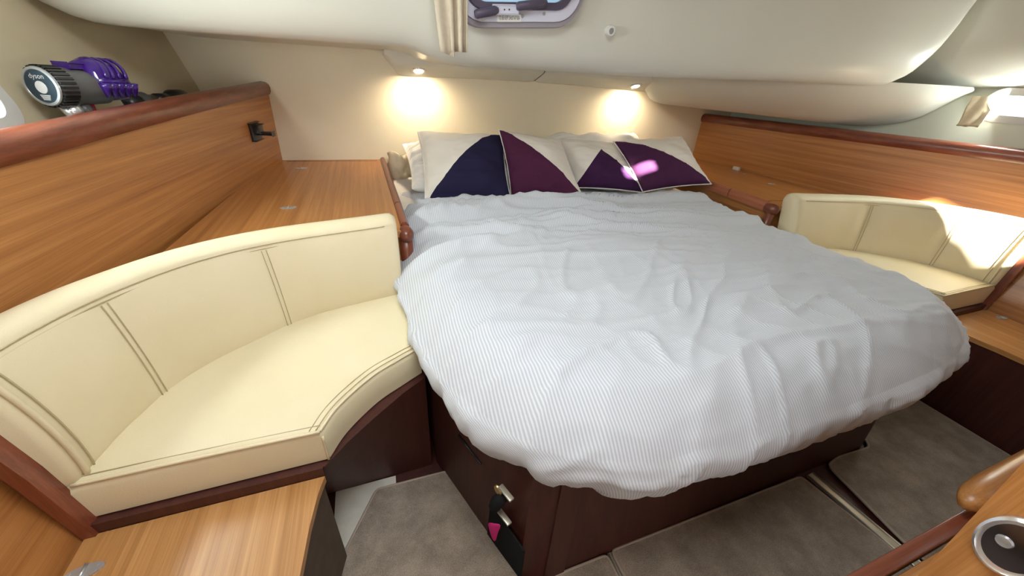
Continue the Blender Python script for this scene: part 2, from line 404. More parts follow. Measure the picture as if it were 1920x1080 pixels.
# drooping locker moulding over the right hand shelf
Bc = crom([(0.745, 2.23, 1.075), (0.775, 2.21, 1.02), (0.83, 2.17, 0.972), (1.0, 2.0, 0.962), (1.25, 1.73, 0.953), (1.5, 1.45, 0.945), (1.575, 1.33, 0.957), (1.61, 1.20, 1.005), (1.635, 1.09, 1.115)], 48)
Tc = crom([(0.66, 2.12, 1.13), (0.69, 2.10, 1.13), (0.74, 2.05, 1.13), (0.9, 1.85, 1.14), (1.1, 1.60, 1.14), (1.3, 1.36, 1.145), (1.40, 1.24, 1.145), (1.48, 1.15, 1.145), (1.60, 1.06, 1.145)], 48)
rows = []
for b_, t_ in zip(Bc, Tc):
    r = []; out = Vector((-0.68, -0.73, 0))
    for i in range(9):
        a = i/8; q = t_.lerp(b_, a); q = q+out*0.035*math.sin(a*PI)
        r.append(q)
    r.append(b_+Vector((0.02, 0.02, -0.004))); r.append(Vector((max(b_.x+0.06, min(1.64, b_.x+0.5)), min(2.24, b_.y+0.30), b_.z+0.03)))
    rows.append(r)
struct(grid('trim_5', rows, 'gelcoat'), 'cream rounded locker moulding drooping above the right shelf', 'ceiling')
# lighting cove along the back wall, in two lengths that meet at a notch
def cove(name, x0, x1, lend, label):
    rows = []; K = 24
    for i in range(K+1):
        x = lerp(x0, x1, i/K); zb = 1.034+0.012*math.cos(x*1.6)**2-0.010
        lift = 0.085*(1-smooth01((x-x0)/0.085))**1.5 if lend else 0
        nt = 0.0
        if not lend: nt = 0.012*(1-smooth01((x-x0)/0.02))
        else: nt = 0.012*(1-smooth01((x1-x)/0.02))
        rows.append([Vector((x, 2.265, zb+lift+0.012)), Vector((x, 2.238, zb+lift+nt*.5)), Vector((x, 2.225, zb+lift+0.004+nt*.5)), Vector((x, 2.12, max(zb+0.043, zb+lift+0.003))), Vector((x, 2.10, zb+0.055+lift*.4)), Vector((x, 2.10, 1.15))])
    return struct(grid(name, rows, 'gelcoat'), label, 'trim')
cove('trim_6', -0.80, 0.012, True, 'cream lighting cove over the left half of the bed head')
cove('trim_7', 0.018, 0.80, False, 'cream lighting cove over the right half of the bed head')
# ------------------------------------------------------------------ oak side panels with cap rails
PANEL_L = dict(top=[(-1.333, 2.252, 0.915), (-1.44, 1.6, 0.894), (-1.535, 1.0, 0.870), (-1.58, 0.5, 0.86), (-1.60, -0.3, 0.855)],
               bot=[(-1.350, 2.252, 0.30), (-1.415, 1.6, 0.30), (-1.445, 1.0, 0.30), (-1.45, 0.5, 0.30), (-1.45, -0.3, 0.30)])
PANEL_R = dict(top=[(1.325, 2.252, 0.860), (1.43, 1.6, 0.870), (1.53, 1.0, 0.879), (1.58, 0.6, 0.885), (1.60, -0.3, 0.89)],
               bot=[(1.345, 2.252, 0.30), (1.415, 1.6, 0.30), (1.445, 1.0, 0.30), (1.45, 0.5, 0.30), (1.45, -0.3, 0.30)])
def side_panel(s, P, label):
    t = thing('side_panel', label, 'panel')
    T = crom(P['top'], 40); B = crom(P['bot'], 40)
    zs = [i/8 for i in range(9)]
    rows = [[B[i].lerp(T[i], a) for a in zs]+[T[i]+Vector((s*0.018, 0, 0)), B[i]+Vector((s*0.018, 0, 0))] for i in range(40)]
    grid('panel_board', rows, 'oak_panel', t, False, True, True)
    # cap rail with a rounded section
    prof = [(-0.006, 0.0), (-0.012, 0.012), (-0.013, 0.028), (-0.009, 0.041), (0.002, 0.050), (0.020, 0.053), (0.034, 0.048), (0.040, 0.036), (0.040, 0.0)]
    rows = [[p+Vector((s*a, 0, h)) for a, h in prof] for p in T]
    grid('cap_rail', rows, 'mahogany_y', t, True, True, True).data.set_sharp_from_angle(angle=math.radians(50))
    # joint between the upper panel and the lower locker board
    i0 = [i for i in range(40) if B[i].y < 0.56]
    pts = [B[i].lerp(T[i], 0.39)-Vector((s*0.002, 0, 0)) for i in i0]
    tube('panel_joint', pts, 0.0028, 'black_plastic', t, 6)
    return t, T, B
pl_, TL, BL = side_panel(-1, PANEL_L, 'long left oak lining panel with mahogany cap rail above the cream settee')
pr_, TR, BR = side_panel(1, PANEL_R, 'long right oak lining panel with mahogany cap rail, catching the sun')

for s, nm, lab in ((-1, 'wall_shelf', 'narrow shelf behind the left oak panel carrying the vacuum'), (1, 'wall_shelf', 'shadowed shelf behind the right oak panel below the moulding')):
    TT = (TL if s < 0 else TR)[::-1]; Px, Py = [q.x for q in TT], [q.y for q in TT]
    def pin(y): return interp(y, Py, Px)+s*0.019
    rows = []
    for i in range(25):
        y = -0.9+3.15*i/24; zz = 0.845
        rows.append([Vector((pin(y), y, zz)), Vector((hull_x(y, zz, s)*1.01, y, zz)), Vector((hull_x(y, zz, s)*1.01, y, zz-0.02)), Vector((pin(y), y, zz-0.02))])
    tag(grid(nm, rows, 'hull_vinyl' if s < 0 else 'shelf_shade', None, False, True, True), lab, 'shelf')

# ------------------------------------------------------------------ settees, lockers (one side built, the other mirrored)
Jc = [(-0.868, 1.052), (-1.101, 0.987), (-1.24, 0.900), (-1.346, 0.805), (-1.403, 0.69), (-1.432, 0.566)]
Tq = [(-0.865, 1.100), (-1.136, 1.016), (-1.290, 0.920), (-1.390, 0.790), (-1.440, 0.670), (-1.462, 0.566)]
Oq = [(-0.868, 1.172), (-1.175, 1.078), (-1.345, 0.965), (-1.455, 0.815), (-1.505, 0.690), (-1.520, 0.566)]
Fc = [(-0.852, 0.768), (-0.905, 0.735), (-0.967, 0.694), (-1.032, 0.626), (-1.066, 0.566)]
def top_z(u): return 0.672+0.022*smooth01(u)
def settee(s, names):
    t = thing('settee', names['settee'], 'settee')
    # base: dark face that leans in under the seat edge
    top = [(-0.846, 0.752), (-0.905, 0.712), (-0.978, 0.650), (-1.032, 0.600), (-1.075, 0.553), (-1.455, 0.553), (-1.455, 1.05), (-0.846, 1.10)]
    bot = [(-0.846, 0.742), (-0.905, 0.740), (-0.978, 0.738), (-1.040, 0.737), (-1.100, 0.736), (-1.455, 0.736), (-1.455, 1.05), (-0.846, 1.10)]
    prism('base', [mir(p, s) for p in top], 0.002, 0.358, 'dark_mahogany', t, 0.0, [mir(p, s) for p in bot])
    # seat cushion
    n = 56
    J = crom([(-0.862, 1.10), (-1.12, 1.03), (-1.27, 0.935), (-1.38, 0.83), (-1.432, 0.70), (-1.445, 0.562)], n); F = crom(Fc, n)
    J = [Vector((q.x, q.y, 0)) for q in J]; F = [Vector((q.x, q.y, 0)) for q in F]
    rr = 0.018
    ts = [0, 0.02, 0.05, 0.09, 0.14, 0.22]+[0.3+0.07*i for i in range(9)]+[0.93, 1.0]
    us = sorted(set([0, 0.006, 0.014, 0.024, 0.036]+[0.05+0.9*i/44 for i in range(45)]+[0.97, 0.982, 0.992, 1.0]))
    def samp(arr, u):
        x = u*(len(arr)-1); i = min(int(x), len(arr)-2); return arr[i].lerp(arr[i+1], x-i)
    rows = []
    for u in us:
        f_, j_ = samp(F, u), samp(J, u); L = (j_-f_).length; Lu = 0.62; r = []
        r.append(Vector((f_.x, f_.y, 0.362)))
        r.append(Vector((f_.x, f_.y, 0.385)))
        for tt in ts:
            q = f_.lerp(j_, tt); d = min(tt*L, u*Lu, (1-u)*Lu)
            z = 0.447-rr+math.sqrt(max(0, rr*rr-max(0, rr-d)**2))
            z += 0.012*math.sin(PI*min(1, max(0, tt)))*math.sin(PI*u)**0.6
            z += 0.0012*noise.noise(Vector((q.x*14, q.y*14, 2.0)))
            r.append(Vector((q.x, q.y, z)))
        r.append(Vector((j_.x, j_.y, 0.362)))
        # ends close down to the board
        rows.append(r)
    first = [Vector((p.x, p.y, 0.362)) for p in rows[0]]; last = [Vector((p.x, p.y, 0.362)) for p in rows[-1]]
    rows = [first]+rows+[last]
    rows = [[mir(p, s) for p in r] for r in rows]
    seat = grid('seat_cushion', rows, 'leather', t, True, True, True); seat.data.set_sharp_from_angle(angle=math.radians(70))
    # piped seams round the seat top edge
    def edge(off, dz):
        pts = []
        for i in range(0, 41):
            u = i/40*0.985; f_, j_ = samp(F, u), samp(J, u); L = (j_-f_).length
            q = f_.lerp(j_, off/L); pts.append(Vector((q.x, q.y, 0.447+dz+0.012*math.sin(PI*off/L)*math.sin(PI*u)**0.6)))
        return pts
    tube('seam', [mir(p, s) for p in edge(0.006, -0.004)], 0.0030, 'leather', seat, 6)
    tube('seam', [mir(p, s) for p in edge(0.0125, 0.0006)], 0.0010, 'stitch', seat, 5)
    tube('seam', [mir(p, s) for p in edge(0.024, 0.0012)], 0.0010, 'stitch', seat, 5)
    fe, je = samp(F, 0.993), samp(J, 0.993)
    pts = []
    for i in range(31):
        a = 0.012+0.97*i/30; q = fe.lerp(je, a); pts.append(Vector((q.x, q.y, 0.4435+0.012*math.sin(PI*a)*math.sin(PI*0.993)**0.6)))
    tube('seam', [mir(p, s) for p in pts], 0.0032, 'leather', seat, 6)
    tube('seam', [mir(p+Vector((0, 0.012, 0.0045)), s) for p in pts], 0.0010, 'stitch', seat, 5)
    tube('seam', [mir(Vector((F[-1].x-0.001, F[-1].y-0.001, 0.362+0.07*i/6)), s) for i in range(7)], 0.0026, 'leather', seat, 6)
    # backrest
    n = 72
    Jb, Tb, Ob = crom(Jc, n), crom(Tq, n), crom(Oq, n); rows = []; fr = []
    seams = (0.40, 0.755)
    for i in range(n):
        u = i/(n-1); zt = top_z(u)
        j3 = Vector((Jb[i].x, Jb[i].y, 0.440)); t3 = Vector((Tb[i].x, Tb[i].y, zt-0.008)); o3 = Vector((Ob[i].x, Ob[i].y, zt))
        jb3 = Vector((Jb[i].x+(o3.x-t3.x)*0.9, Jb[i].y+(o3.y-t3.y)*0.9, 0.365))
        nrm = Vector((t3.x-o3.x, t3.y-o3.y, 0)).normalized()
        ds = min(abs(u-q) for q in seams)*0.75
        puff = 0.010*smooth01(ds/0.05)+0.006
        r = [j3]
        for a in (0.06, 0.15, 0.3, 0.45, 0.6, 0.75, 0.87, 0.94):
            r.append(j3.lerp(t3, a)+nrm*(puff*math.sin(PI*a)**0.7))
        r += [t3+nrm*0.002-Vector((0, 0, 0.004)), t3+Vector((0, 0, 0.004)), t3.lerp(o3, .25)+Vector((0, 0, 0.010)), t3.lerp(o3, .5)+Vector((0, 0, 0.012)), t3.lerp(o3, .75)+Vector((0, 0, 0.009)), o3+Vector((0, 0, -0.004)), o3-nrm*0.004-Vector((0, 0, 0.02)), o3.lerp(jb3, .5), jb3]
        # round the two ends off
        e = min(u, 1-u)*0.85
        if e < 0.022:
            k_ = math.sqrt(max(0, 1-(1-e/0.022)**2)); cc = sum((q for q in r), Vector())/len(r)
            sh = 0.88+0.12*k_
            r = [cc+(q-cc)*sh for q in r]
        rows.append(r); fr.append((j3, t3, o3, nrm, puff))
    rows = [[mir(p, s) for p in r] for r in rows]
    bk = grid('backrest', rows, 'leather', t, True, True, True); bk.data.set_sharp_from_angle(angle=math.radians(75))
    for dz in (-0.004, -0.013):
        tube('seam', [mir(fr[i][1]+fr[i][3]*(0.0035-dz*0.12)+Vector((0, 0, dz)), s) for i in range(3, n-3)], 0.0010, 'stitch', bk, 5)
    for q in seams:
        for du in (-0.006, 0.006):
            i = q*(n-1)+du*(n-1); i0 = int(i); k_ = i-i0
            pts = []
            for a in [0.03+0.9*x/14 for x in range(15)]:
                A = fr[i0][0].lerp(fr[i0][1], a)+fr[i0][3]*(0.0065*math.sin(PI*a)**0.7+0.0022); B_ = fr[i0+1][0].lerp(fr[i0+1][1], a)+fr[i0+1][3]*(0.0065*math.sin(PI*a)**0.7+0.0022)
                pts.append(mir(A.lerp(B_, k_), s))
            tube('seam', pts, 0.0010, 'stitch', bk, 5)
    # piping down the forward end of the backrest
    i = n-3
    pts = [fr[i][0].lerp(fr[i][1], a)+fr[i][3]*(0.016*math.sin(PI*a)**0.7+0.003)+Vector((0, -0.004, 0)) for a in [x/14 for x in range(15)]]
    tube('seam', [mir(p, s) for p in pts], 0.0045, 'leather', bk, 6)
    pts = [p+Vector((0.002, 0.016, 0)) for p in pts]
    tube('seam', [mir(p, s) for p in pts], 0.0014, 'stitch', bk, 5)
    # wooden end post
    pz = [(-1.436, -1.454, 0.335), (-1.450, -1.470, 0.5), (-1.482, -1.510, 0.705)]
    rows = [[mir(q, s) for q in ((xa, 0.542, z), (xa+0.004, 0.566, z), (xb-0.03, 0.566, z), (xb, 0.542, z))] for xa, xb, z in pz]
    grid('end_post', rows, 'mahogany_z', t, False, True, True)
    # dark plinth strip under the cushion
    box('plinth', *sorted((s*1.455, s*1.078)), 0.548, 0.5535, 0.336, 0.360, 'dark_mahogany', t)
    return t
settee(-1, dict(settee='curved cream leather settee on the left with two upright seams in its back'))
settee(1, dict(settee='curved cream leather settee on the right, back bleached by the sun'))

def hinge(name, c, ax, ay, up, parent, sc_=1.0, mat='chrome'):
    """butterfly hinge: two rounded leaves and a pin"""
    ax, ay, up = Vector(ax).normalized(), Vector(ay).normalized(), Vector(up).normalized(); c = Vector(c)
    bm = bmesh.new()
    for sg in (-1, 1):
        pts = [(0.003, -0.014), (0.020, -0.012), (0.030, -0.006), (0.033, 0), (0.030, 0.006), (0.020, 0.012), (0.003, 0.014)]
        a = [bm.verts.new(c+ax*(sg*p[0]*sc_)+ay*p[1]*sc_+up*0.0035*sc_) for p in pts]; b_ = [bm.verts.new(c+ax*(sg*p[0]*sc_)+ay*p[1]*sc_) for p in pts]
        bm.faces.new(a); bm.faces.new(b_[::-1])
        for i in range(7): bm.faces.new((a[i], b_[i], b_[(i+1) % 7], a[(i+1) % 7]))
    h = from_bm(name, bm, mat, parent)
    tube('pin', [c+ay*0.015*sc_+up*0.004*sc_, c-ay*0.015*sc_+up*0.004*sc_], 0.0035*sc_, mat, h, 8)
    for sg in (-1, 1):
        for q in (-0.005, 0.005):
            lathe('screw', c+ax*sg*0.021*sc_+ay*q*sc_+up*0.0034*sc_, up, [(0, 0.0028*sc_), (0.0008, 0.002*sc_)], 'steel', h, 8)
    return h

def bedside(s, label):
    t = thing('bedside_locker', label, 'locker')
    poly = [(-1.352, 2.25), (-0.862, 2.25), (-0.848, 1.16), (-1.0, 1.135), (-1.175, 1.070), (-1.345, 0.955), (-1.45, 0.81), (-1.46, 0.80), (-1.455, 1.05), (-1.425, 1.6)]
    prism('top', [mir(p, s) for p in poly], 0.593, 0.613, 'oak_y', t)
    body = [(-1.345, 2.24), (-0.858, 2.24), (-0.848, 1.18), (-1.0, 1.15), (-1.175, 1.085), (-1.345, 0.97), (-1.44, 0.83), (-1.415, 1.6)]
    prism('body', [mir(p, s) for p in body], 0.002, 0.592, 'oak_y', t)
    # lid joint across the top
    tube('lid_joint', [mir((-1.35+0.012*0+0.03, 2.215, 0.6132), s), mir((-0.885, 2.215, 0.6132), s)], 0.0012, 'black_plastic', t, 5)
    tube('lid_joint', [mir((-1.18, 1.20, 0.6132), s), mir((-0.88, 1.245, 0.6132), s)], 0.0012, 'black_plastic', t, 5)
    # rail along the bed, in two lengths, with a bulb end on a post
    w = 0.0135
    for y0, y1 in ((2.244, 1.425), (1.42, 1.205)):
        rows = []
        for y in (y0, lerp(y0, y1, .5), y1):
            x = lerp(-0.833, -0.853, (y-1.14)/1.1)
            rows.append([mir((x+a, y, 0.600+h), s) for a, h in ((w, -0.02), (w+0.003, 0.0), (w, 0.016), (w*.4, 0.026), (-w*.4, 0.026), (-w, 0.017), (-w, -0.02))])
        rl = grid('rail', rows, 'mahogany_y' if s < 0 else 'orange_wood_y', t, True, True, True); rl.data.set_sharp_from_angle(angle=math.radians(50))
    lathe('rail_end', mir((-0.835, 1.205, 0.595), s), (0, -1, 0), [(0, 0.021), (0.012, 0.024), (0.03, 0.026), (0.045, 0.023), (0.056, 0.015), (0.061, 0.006), (0.062, 0.0005)], 'mahogany_y', t, 20)
    tube('post', [mir((-0.836, 1.176, 0.59), s), mir((-0.836, 1.176, 0.36), s)], 0.021, 'mahogany_z', t, 14)
    return t
bl = bedside(-1, 'oak topped locker left of the bed between lining panel and bed rail')
br = bedside(1, 'oak topped locker right of the bed behind the sunlit settee')
hinge('hinge', (-1.235, 2.052, 0.613), (1, 0.1, 0), (0, 1, 0), (0, 0, 1), bl, 0.8, 'steel')
hinge('hinge', (-1.207, 1.448, 0.613), (1, 0.1, 0), (0, 1, 0), (0, 0, 1), bl, 0.8, 'steel')
hinge('hinge', (1.248, 1.515, 0.613), (1, -0.6, 0), (0.6, 1, 0), (0, 0, 1), br, 0.62, 'steel')
hinge('hinge', (1.300, 1.75, 0.613), (1, -0.6, 0), (0.6, 1, 0), (0, 0, 1), br, 0.35, 'steel')
cq = Vector((1.352, 1.86, 0.622)); obox('catch', cq, (0.10, -1, 0), (1, 0.1, 0), (0, 0, 1), 0.022, 0.010, 0.010, 'white_plastic', br, 0.002)

def step_locker(s, label):
    t = thing('step_locker', label, 'locker')
    rim = [(-1.078, 0.547), (-1.088, 0.51), (-1.097, 0.45), (-1.104, 0.367), (-1.106, 0.2), (-1.106, -0.55), (-1.452, -0.55), (-1.452, 0.547)]
    prism('lid', [mir(p, s) for p in rim], 0.318, 0.336, 'pale_oak_y', t)
    body = [(p[0]-0.006 if i < 6 else p[0], p[1]) for i, p in enumerate(rim)]
    prism('body', [mir(p, s) for p in body], 0.002, 0.3175, 'dark_liner' if s < 0 else 'dark_mahogany', t)
    return t
sl = step_locker(-1, 'pale oak topped step locker in front of the left settee')
sr = step_locker(1, 'pale oak topped step locker in front of the right settee')
hinge('hinge', (-1.425, 0.482, 0.336), (1, 0.12, 0), (0, 1, 0), (0, 0, 1), sl, 0.8, 'steel')
hinge('hinge', (1.425, 0.487, 0.336), (1, -0.12, 0), (0, 1, 0), (0, 0, 1), sr, 0.8, 'steel')

# ------------------------------------------------------------------ bed
bed = thing('bed_base', 'dark mahogany island bed base with chamfered foot corners', 'bed')
bp_ = [(-0.83, 2.22), (-0.83, 0.745), (-0.695, 0.375), (-0.64, 0.352), (0.585, 0.362), (0.635, 0.378), (0.83, 0.745), (0.83, 2.22)]
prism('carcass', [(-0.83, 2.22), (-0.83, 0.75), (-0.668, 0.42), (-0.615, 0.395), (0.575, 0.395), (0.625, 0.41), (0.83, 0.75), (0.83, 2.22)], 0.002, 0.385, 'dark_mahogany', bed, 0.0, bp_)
prism('plinth', [(x*0.985 if abs(x) < .8 else x*0.996, y+(0.012 if y < 1 else 0)) for x, y in bp_], 0.001, 0.0022, 'black_plastic', bed)
# slot and the panel with the black opening on the left chamfered face
ca, cb = Vector((-0.83, 0.745, 0)), Vector((-0.695, 0.375, 0)); cd = (cb-ca).normalized(); cn = Vector((-cd.y*-1, 0, 0))
cn = Vector((cd.y, -cd.x, 0)).normalized()
if cn.x > 0: cn = -cn
def face(s_, z): return ca+cd*s_+Vector((0, 0, z))
def face_px(px, py):
    d = ray(px, py); t_ = (ca-CAM).dot(cn)/d.dot(cn); return CAM+d*t_
q = [face_px(*p) for p in ((921, 942), (984, 1033), (977, 1085), (915, 1000))]
bm = bmesh.new(); vs = [bm.verts.new(p+cn*0.003) for p in q]; vb = [bm.verts.new(p-cn*0.001) for p in q]
bm.faces.new(vs); 
for i in range(4): bm.faces.new((vs[i], vb[i], vb[(i+1) % 4], vs[(i+1) % 4]))
from_bm('dark_hatch', bm, 'black_fabric', bed)
a_, b_ = face_px(860, 815), face_px(902, 870)
tube('finger_slot', [a_+cn*0.001, b_+cn*0.001], 0.003, 'black_plastic', bed, 6)
grid('corner_strip', [[Vector(q) for q in r] for r in (((-0.640, 0.346, 0.004), (-0.585, 0.347, 0.004), (-0.585, 0.356, 0.004), (-0.640, 0.355, 0.004)), ((-0.615, 0.389, 0.384), (-0.560, 0.389, 0.384), (-0.560, 0.399, 0.384), (-0.615, 0.399, 0.384)))], 'dark_mahogany', bed, False, True, True)

mat_o = prism('mattress', [(-0.815, 2.20), (-0.805, 0.86), (-0.66, 0.56), (-0.50, 0.47), (0.50, 0.47), (0.66, 0.56), (0.805, 0.86), (0.815, 2.20)], 0.387, 0.528, 'bed_linen', None, 0.03, seg=3)
tag(mat_o, 'mattress in a pale fitted sheet showing at the bed head', 'mattress')

OUT = [(-0.795, 1.84, .520), (-0.835, 1.65, .500), (-0.862, 1.4, .455), (-0.872, 1.15, .440), (-0.868, 0.95, .440), (-0.852, 0.78, .405), (-0.820, 0.60, .352), (-0.755, 0.465, .336), (-0.668, 0.365, .330), (-0.53, 0.302, .316),
       (-0.36, 0.282, .320), (-0.16, 0.276, .328), (0.10, 0.279, .332), (0.34, 0.292, .336), (0.56, 0.326, .345), (0.70, 0.388, .362), (0.79, 0.49, .385), (0.825, 0.67, .40), (0.825, 0.95, .42), (0.812, 1.2, .44), (0.795, 1.45, .47),
       (0.775, 1.70, .505), (0.74, 1.90, .525), (0.4, 1.93, .527), (0.0, 1.93, .527), (-0.4, 1.93, .527), (-0.74, 1.90, .522), (-0.795, 1.84, .520)]
def ridged(x, y, z=0.0): return 1-abs(noise.noise(Vector((x, y, z))))*2.0
def wrinkle(x, y):
    wx = 0.20*noise.noise(Vector((x*2.1, y*2.1, 5.1))); wy = 0.16*noise.noise(Vector((x*1.8, y*1.8, 9.7)))
    head = smooth01((y-0.80)/0.5); left = smooth01((0.35-x)/0.9)
    h = 0.018*noise.noise(Vector((x*1.9, y*1.9, 3.3)))+0.010*noise.noise(Vector((x*4.5, y*4.5, 1.3)))
    r1 = max(0, ridged((x+wx)*0.95, (y+wy*0.8)*8.0+(x*0.9), 0.7))
    h += (0.008+0.042*head*(0.45+0.55*left))*r1**3
    r2 = max(0, ridged((x+wx)*1.7+3.7, (y+wy*0.8)*19.0+x*1.8, 2.2))
    h += (0.0035+0.022*head*(0.4+0.6*left))*r2**2.5
    a = x*0.80+y*0.60; b2 = -x*0.60+y*0.80
    r3 = max(0, ridged((a+wx)*3.4, (b2+wy)*9.5, 6.1)); h += 0.010*(1-0.4*head)*r3**4
    r4 = max(0, ridged((x+wy)*11.0, (y+wx)*6.0, 8.8)); h += 0.004*r4**3
    return h*(1-0.85*smooth01((y-1.54)/0.14))
def duvet():
    n = 520; pts = crom(OUT, n)[:-1]; n -= 1
    # outward normals of the outline
    nor = []
    for i in range(n):
        d = pts[(i+2) % n]-pts[i-2]; v = Vector((-d.y, d.x, 0)).normalized()
        if v.dot(Vector((pts[i].x, pts[i].y-1.1, 0))) < 0: v = -v
        nor.append(v)
    nr = 84; v = []; uv = []; f = []
    ts = [1-(1-i/nr)**1.25 for i in range(nr+1)]
    for k, t in enumerate(ts):
        for i in range(n):
            p = pts[i]; c = Vector((0.0, min(1.55, max(0.75, 1.1+(p.y-1.1)*0.62)), 0))
            q = Vector((lerp(c.x, p.x, t), lerp(c.y, p.y, t), 0)); R_ = (Vector((p.x, p.y, 0))-c).length
            d = (1-t)*R_; back = smooth01((p.y-1.70)/0.16)
            drop = 0.085*max(0, 1-d/0.17)**2.2*(1-back)+0.012*back*max(0, 1-d/0.08)
            top = 0.566-0.024*smooth01((q.y-1.42)/0.22)+0.012*math.exp(-((q.x)/0.6)**2)*math.exp(-((q.y-0.9)/0.5)**2)
            z = top-drop+wrinkle(q.x, q.y)*(1-0.25*t**6)
            v.append(Vector((q.x, q.y, z))); uv.append((q.x+0.012*math.sin(q.y*3.0), q.y))
    edge0 = nr*n
    ns = 18
    for k in range(1, ns+1):
        s_ = k/ns
        for i in range(n):
            p = pts[i]; e = v[edge0+i]; back = smooth01((p.y-1.70)/0.16); o = nor[i]
            arc = i*5.2/n
            puck = noise.noise(Vector((p.x*11, p.y*11, 4.0)))*0.8-max(0, ridged(p.x*15, p.y*15, 7.0))**3*0.9
            hem = p.z+(0.026*noise.noise(Vector((p.x*7, p.y*7, 2.0)))+0.016*noise.noise(Vector((p.x*17, p.y*17, 6.0))))*(1-back)
            side = smooth01((p.y-0.75)/0.15)*(1 if p.x < 0 else 0)
            out = (0.026*math.sin(PI*min(1, s_*1.02))-0.040*s_**2)*(1-back)*(1-0.7*side)
            out += (0.022*puck*s_**1.1)*(1-back)*(1-0.6*side)
            z = lerp(e.z, hem, s_)+(0.02*math.sin(PI*s_)*0.6)*(1-back)
            wv = wrinkle(p.x+o.x*s_*0.2, p.y+o.y*s_*0.2)*0.7*(1-0.6*s_)
            q = Vector((p.x, p.y, 0))+o*(out+wv*(1-back)); v.append(Vector((q.x, q.y, z)))
            dd = s_*0.22; uv.append((p.x+o.x*dd+0.012*math.sin(p.y*3.0), p.y+o.y*dd))
    # turned-in hem so the cover has thickness
    for k, (inn, dz) in enumerate(((0.02, -0.006), (0.05, 0.004))):
        for i in range(n):
            e = v[(nr+ns)*n+i]; o = nor[i]; back = smooth01((pts[i].y-1.70)/0.16)
            v.append(Vector((e.x-o.x*inn, e.y-o.y*inn, e.z+dz*(1-back)-0.001*back))); uv.append(uv[(nr+ns)*n+i])
    for k in range(nr+ns+2):
        for i in range(n):
            i2 = (i+1) % n; f.append((k*n+i, k*n+i2, (k+1)*n+i2, (k+1)*n+i))
    o = mesh('duvet', v, f, 'striped_cotton', None, True, uv)
    return tag(o, 'rumpled white duvet with fine grey stripes spread over the bed', 'duvet')
duvet()

# ------------------------------------------------------------------ pillows and cushions
def cushion_mesh(name, BLp, BRp, TRp, TLp, T, mat, parent, seed=0, n=40, pinch=0.06, wr=0.0055, sag=0.0):
    BLp, BRp, TRp, TLp = map(Vector, (BLp, BRp, TRp, TLp)); nrm = (BRp-BLp).cross(TLp-BLp).normalized()
    v = []; uv = []; f = []
    def pos(a, b_, side):
        u, w_ = a, b_
        # edges bow inwards between the corners
        cu, cw = 2*u-1, 2*w_-1
        u2 = 0.5+0.5*cu*(1-pinch*(1-cw*cw)); w2 = 0.5+0.5*cw*(1-pinch*(1-cu*cu))
        p = BLp.lerp(BRp, u2).lerp(TLp.lerp(TRp, u2), w2)
        th = T*((1-cu**4)*(1-cw**4))**0.5*(0.55+0.45*(1-cu*cu)*(1-cw*cw))
        nz = noise.noise(Vector((u*5+seed, w_*5, seed*1.7)))*wr*2+max(0, ridged(u*3+seed, w_*9, seed))**3*wr
        return p+nrm*side*(th+nz*min(1, th/0.02)), (u, w_)
    for side in (1, -1):
        for j in range(n+1):
            for i in range(n+1):
                p, q = pos(i/n, j/n, side); v.append(p); uv.append(q if side > 0 else (-5, 5))
    k = n+1; off = k*k
    for j in range(n):
        for i in range(n):
            a = j*k+i; f.append((a, a+1, a+k+1, a+k)); f.append((off+a, off+a+k, off+a+k+1, off+a+1))
    per = [i for i in range(k)]+[j*k+n for j in range(1, k)]+[n*k+i for i in range(n-1, -1, -1)]+[j*k for j in range(n-1, 0, -1)]
    rim = [v[i].copy() for i in per]
    for a, b_ in zip(per, per[1:]+per[:1]): f.append((a, off+a, off+b_, b_))
    o = mesh(name, v, f, mat, parent, True, uv)
    return o, rim
cushion_mat('navy_cushion', (0.020, 0.017, 0.050), [(-1.18, 1, -0.055)])
cushion_mat('purple_cushion_steep', (0.075, 0.018, 0.050), [(1.0, 1, 1.04)])
cushion_mat('plum_cushion_peak', (0.050, 0.016, 0.060), [(-1.22, 1, 0.02), (1.45, 1, 1.45)])
cushion_mat('purple_cushion_flat', (0.070, 0.021, 0.062), [(1.0, 1, 1.0)])
def cushion(BLp, BRp, TRp, TLp, T, mat, label, seed):
    t = thing('throw_cushion', label, 'cushion', group='throw cushions along the bed head')
    o, rim = cushion_mesh('cover', BLp, BRp, TRp, TLp, T, mat, t, seed)
    tube('edge_seam', rim, 0.0032, 'bed_linen', t, 6, closed=True)
    return t
def P3(px, py, y): return aty(px, py, y)
cushion(P3(797, 374, 1.640), P3(958, 375, 1.600), P3(944, 254, 1.945), P3(783, 247, 1.950), 0.088, 'navy_cushion', 'large navy and cream throw cushion leftmost on the bed', 1.0)
cushion(P3(958, 366, 1.660), P3(1096, 375, 1.545), P3(1052, 263, 1.90), P3(935, 243, 1.90), 0.085, 'purple_cushion_steep', 'plum and cream throw cushion tilted against the navy one', 2.3)
cushion(P3(1078, 352, 1.720), P3(1210, 362, 1.620), P3(1160, 268, 1.93), P3(1036, 260, 1.95), 0.078, 'plum_cushion_peak', 'cream throw cushion with a dark plum triangle peak at its base', 3.9)
cushion(P3(1205, 360, 1.600), P3(1334, 345, 1.500), P3(1278, 256, 1.82), P3(1150, 265, 1.86), 0.082, 'purple_cushion_flat', 'plum and cream throw cushion rightmost, beside the right locker', 5.2)
def sleeping_pillow(name, c, label, seed, w_=0.66):
    cx, cy, cz = c
    o, rim = cushion_mesh(name, (cx-w_/2, cy-0.20, cz), (cx+w_/2, cy-0.20, cz), (cx+w_/2, cy+0.17, cz+0.14), (cx-w_/2, cy+0.17, cz+0.14), 0.085, 'bed_linen', None, seed, 44, 0.04, 0.022)
    tag(o, label, 'pillow', 'sleeping pillows behind the throw cushions')
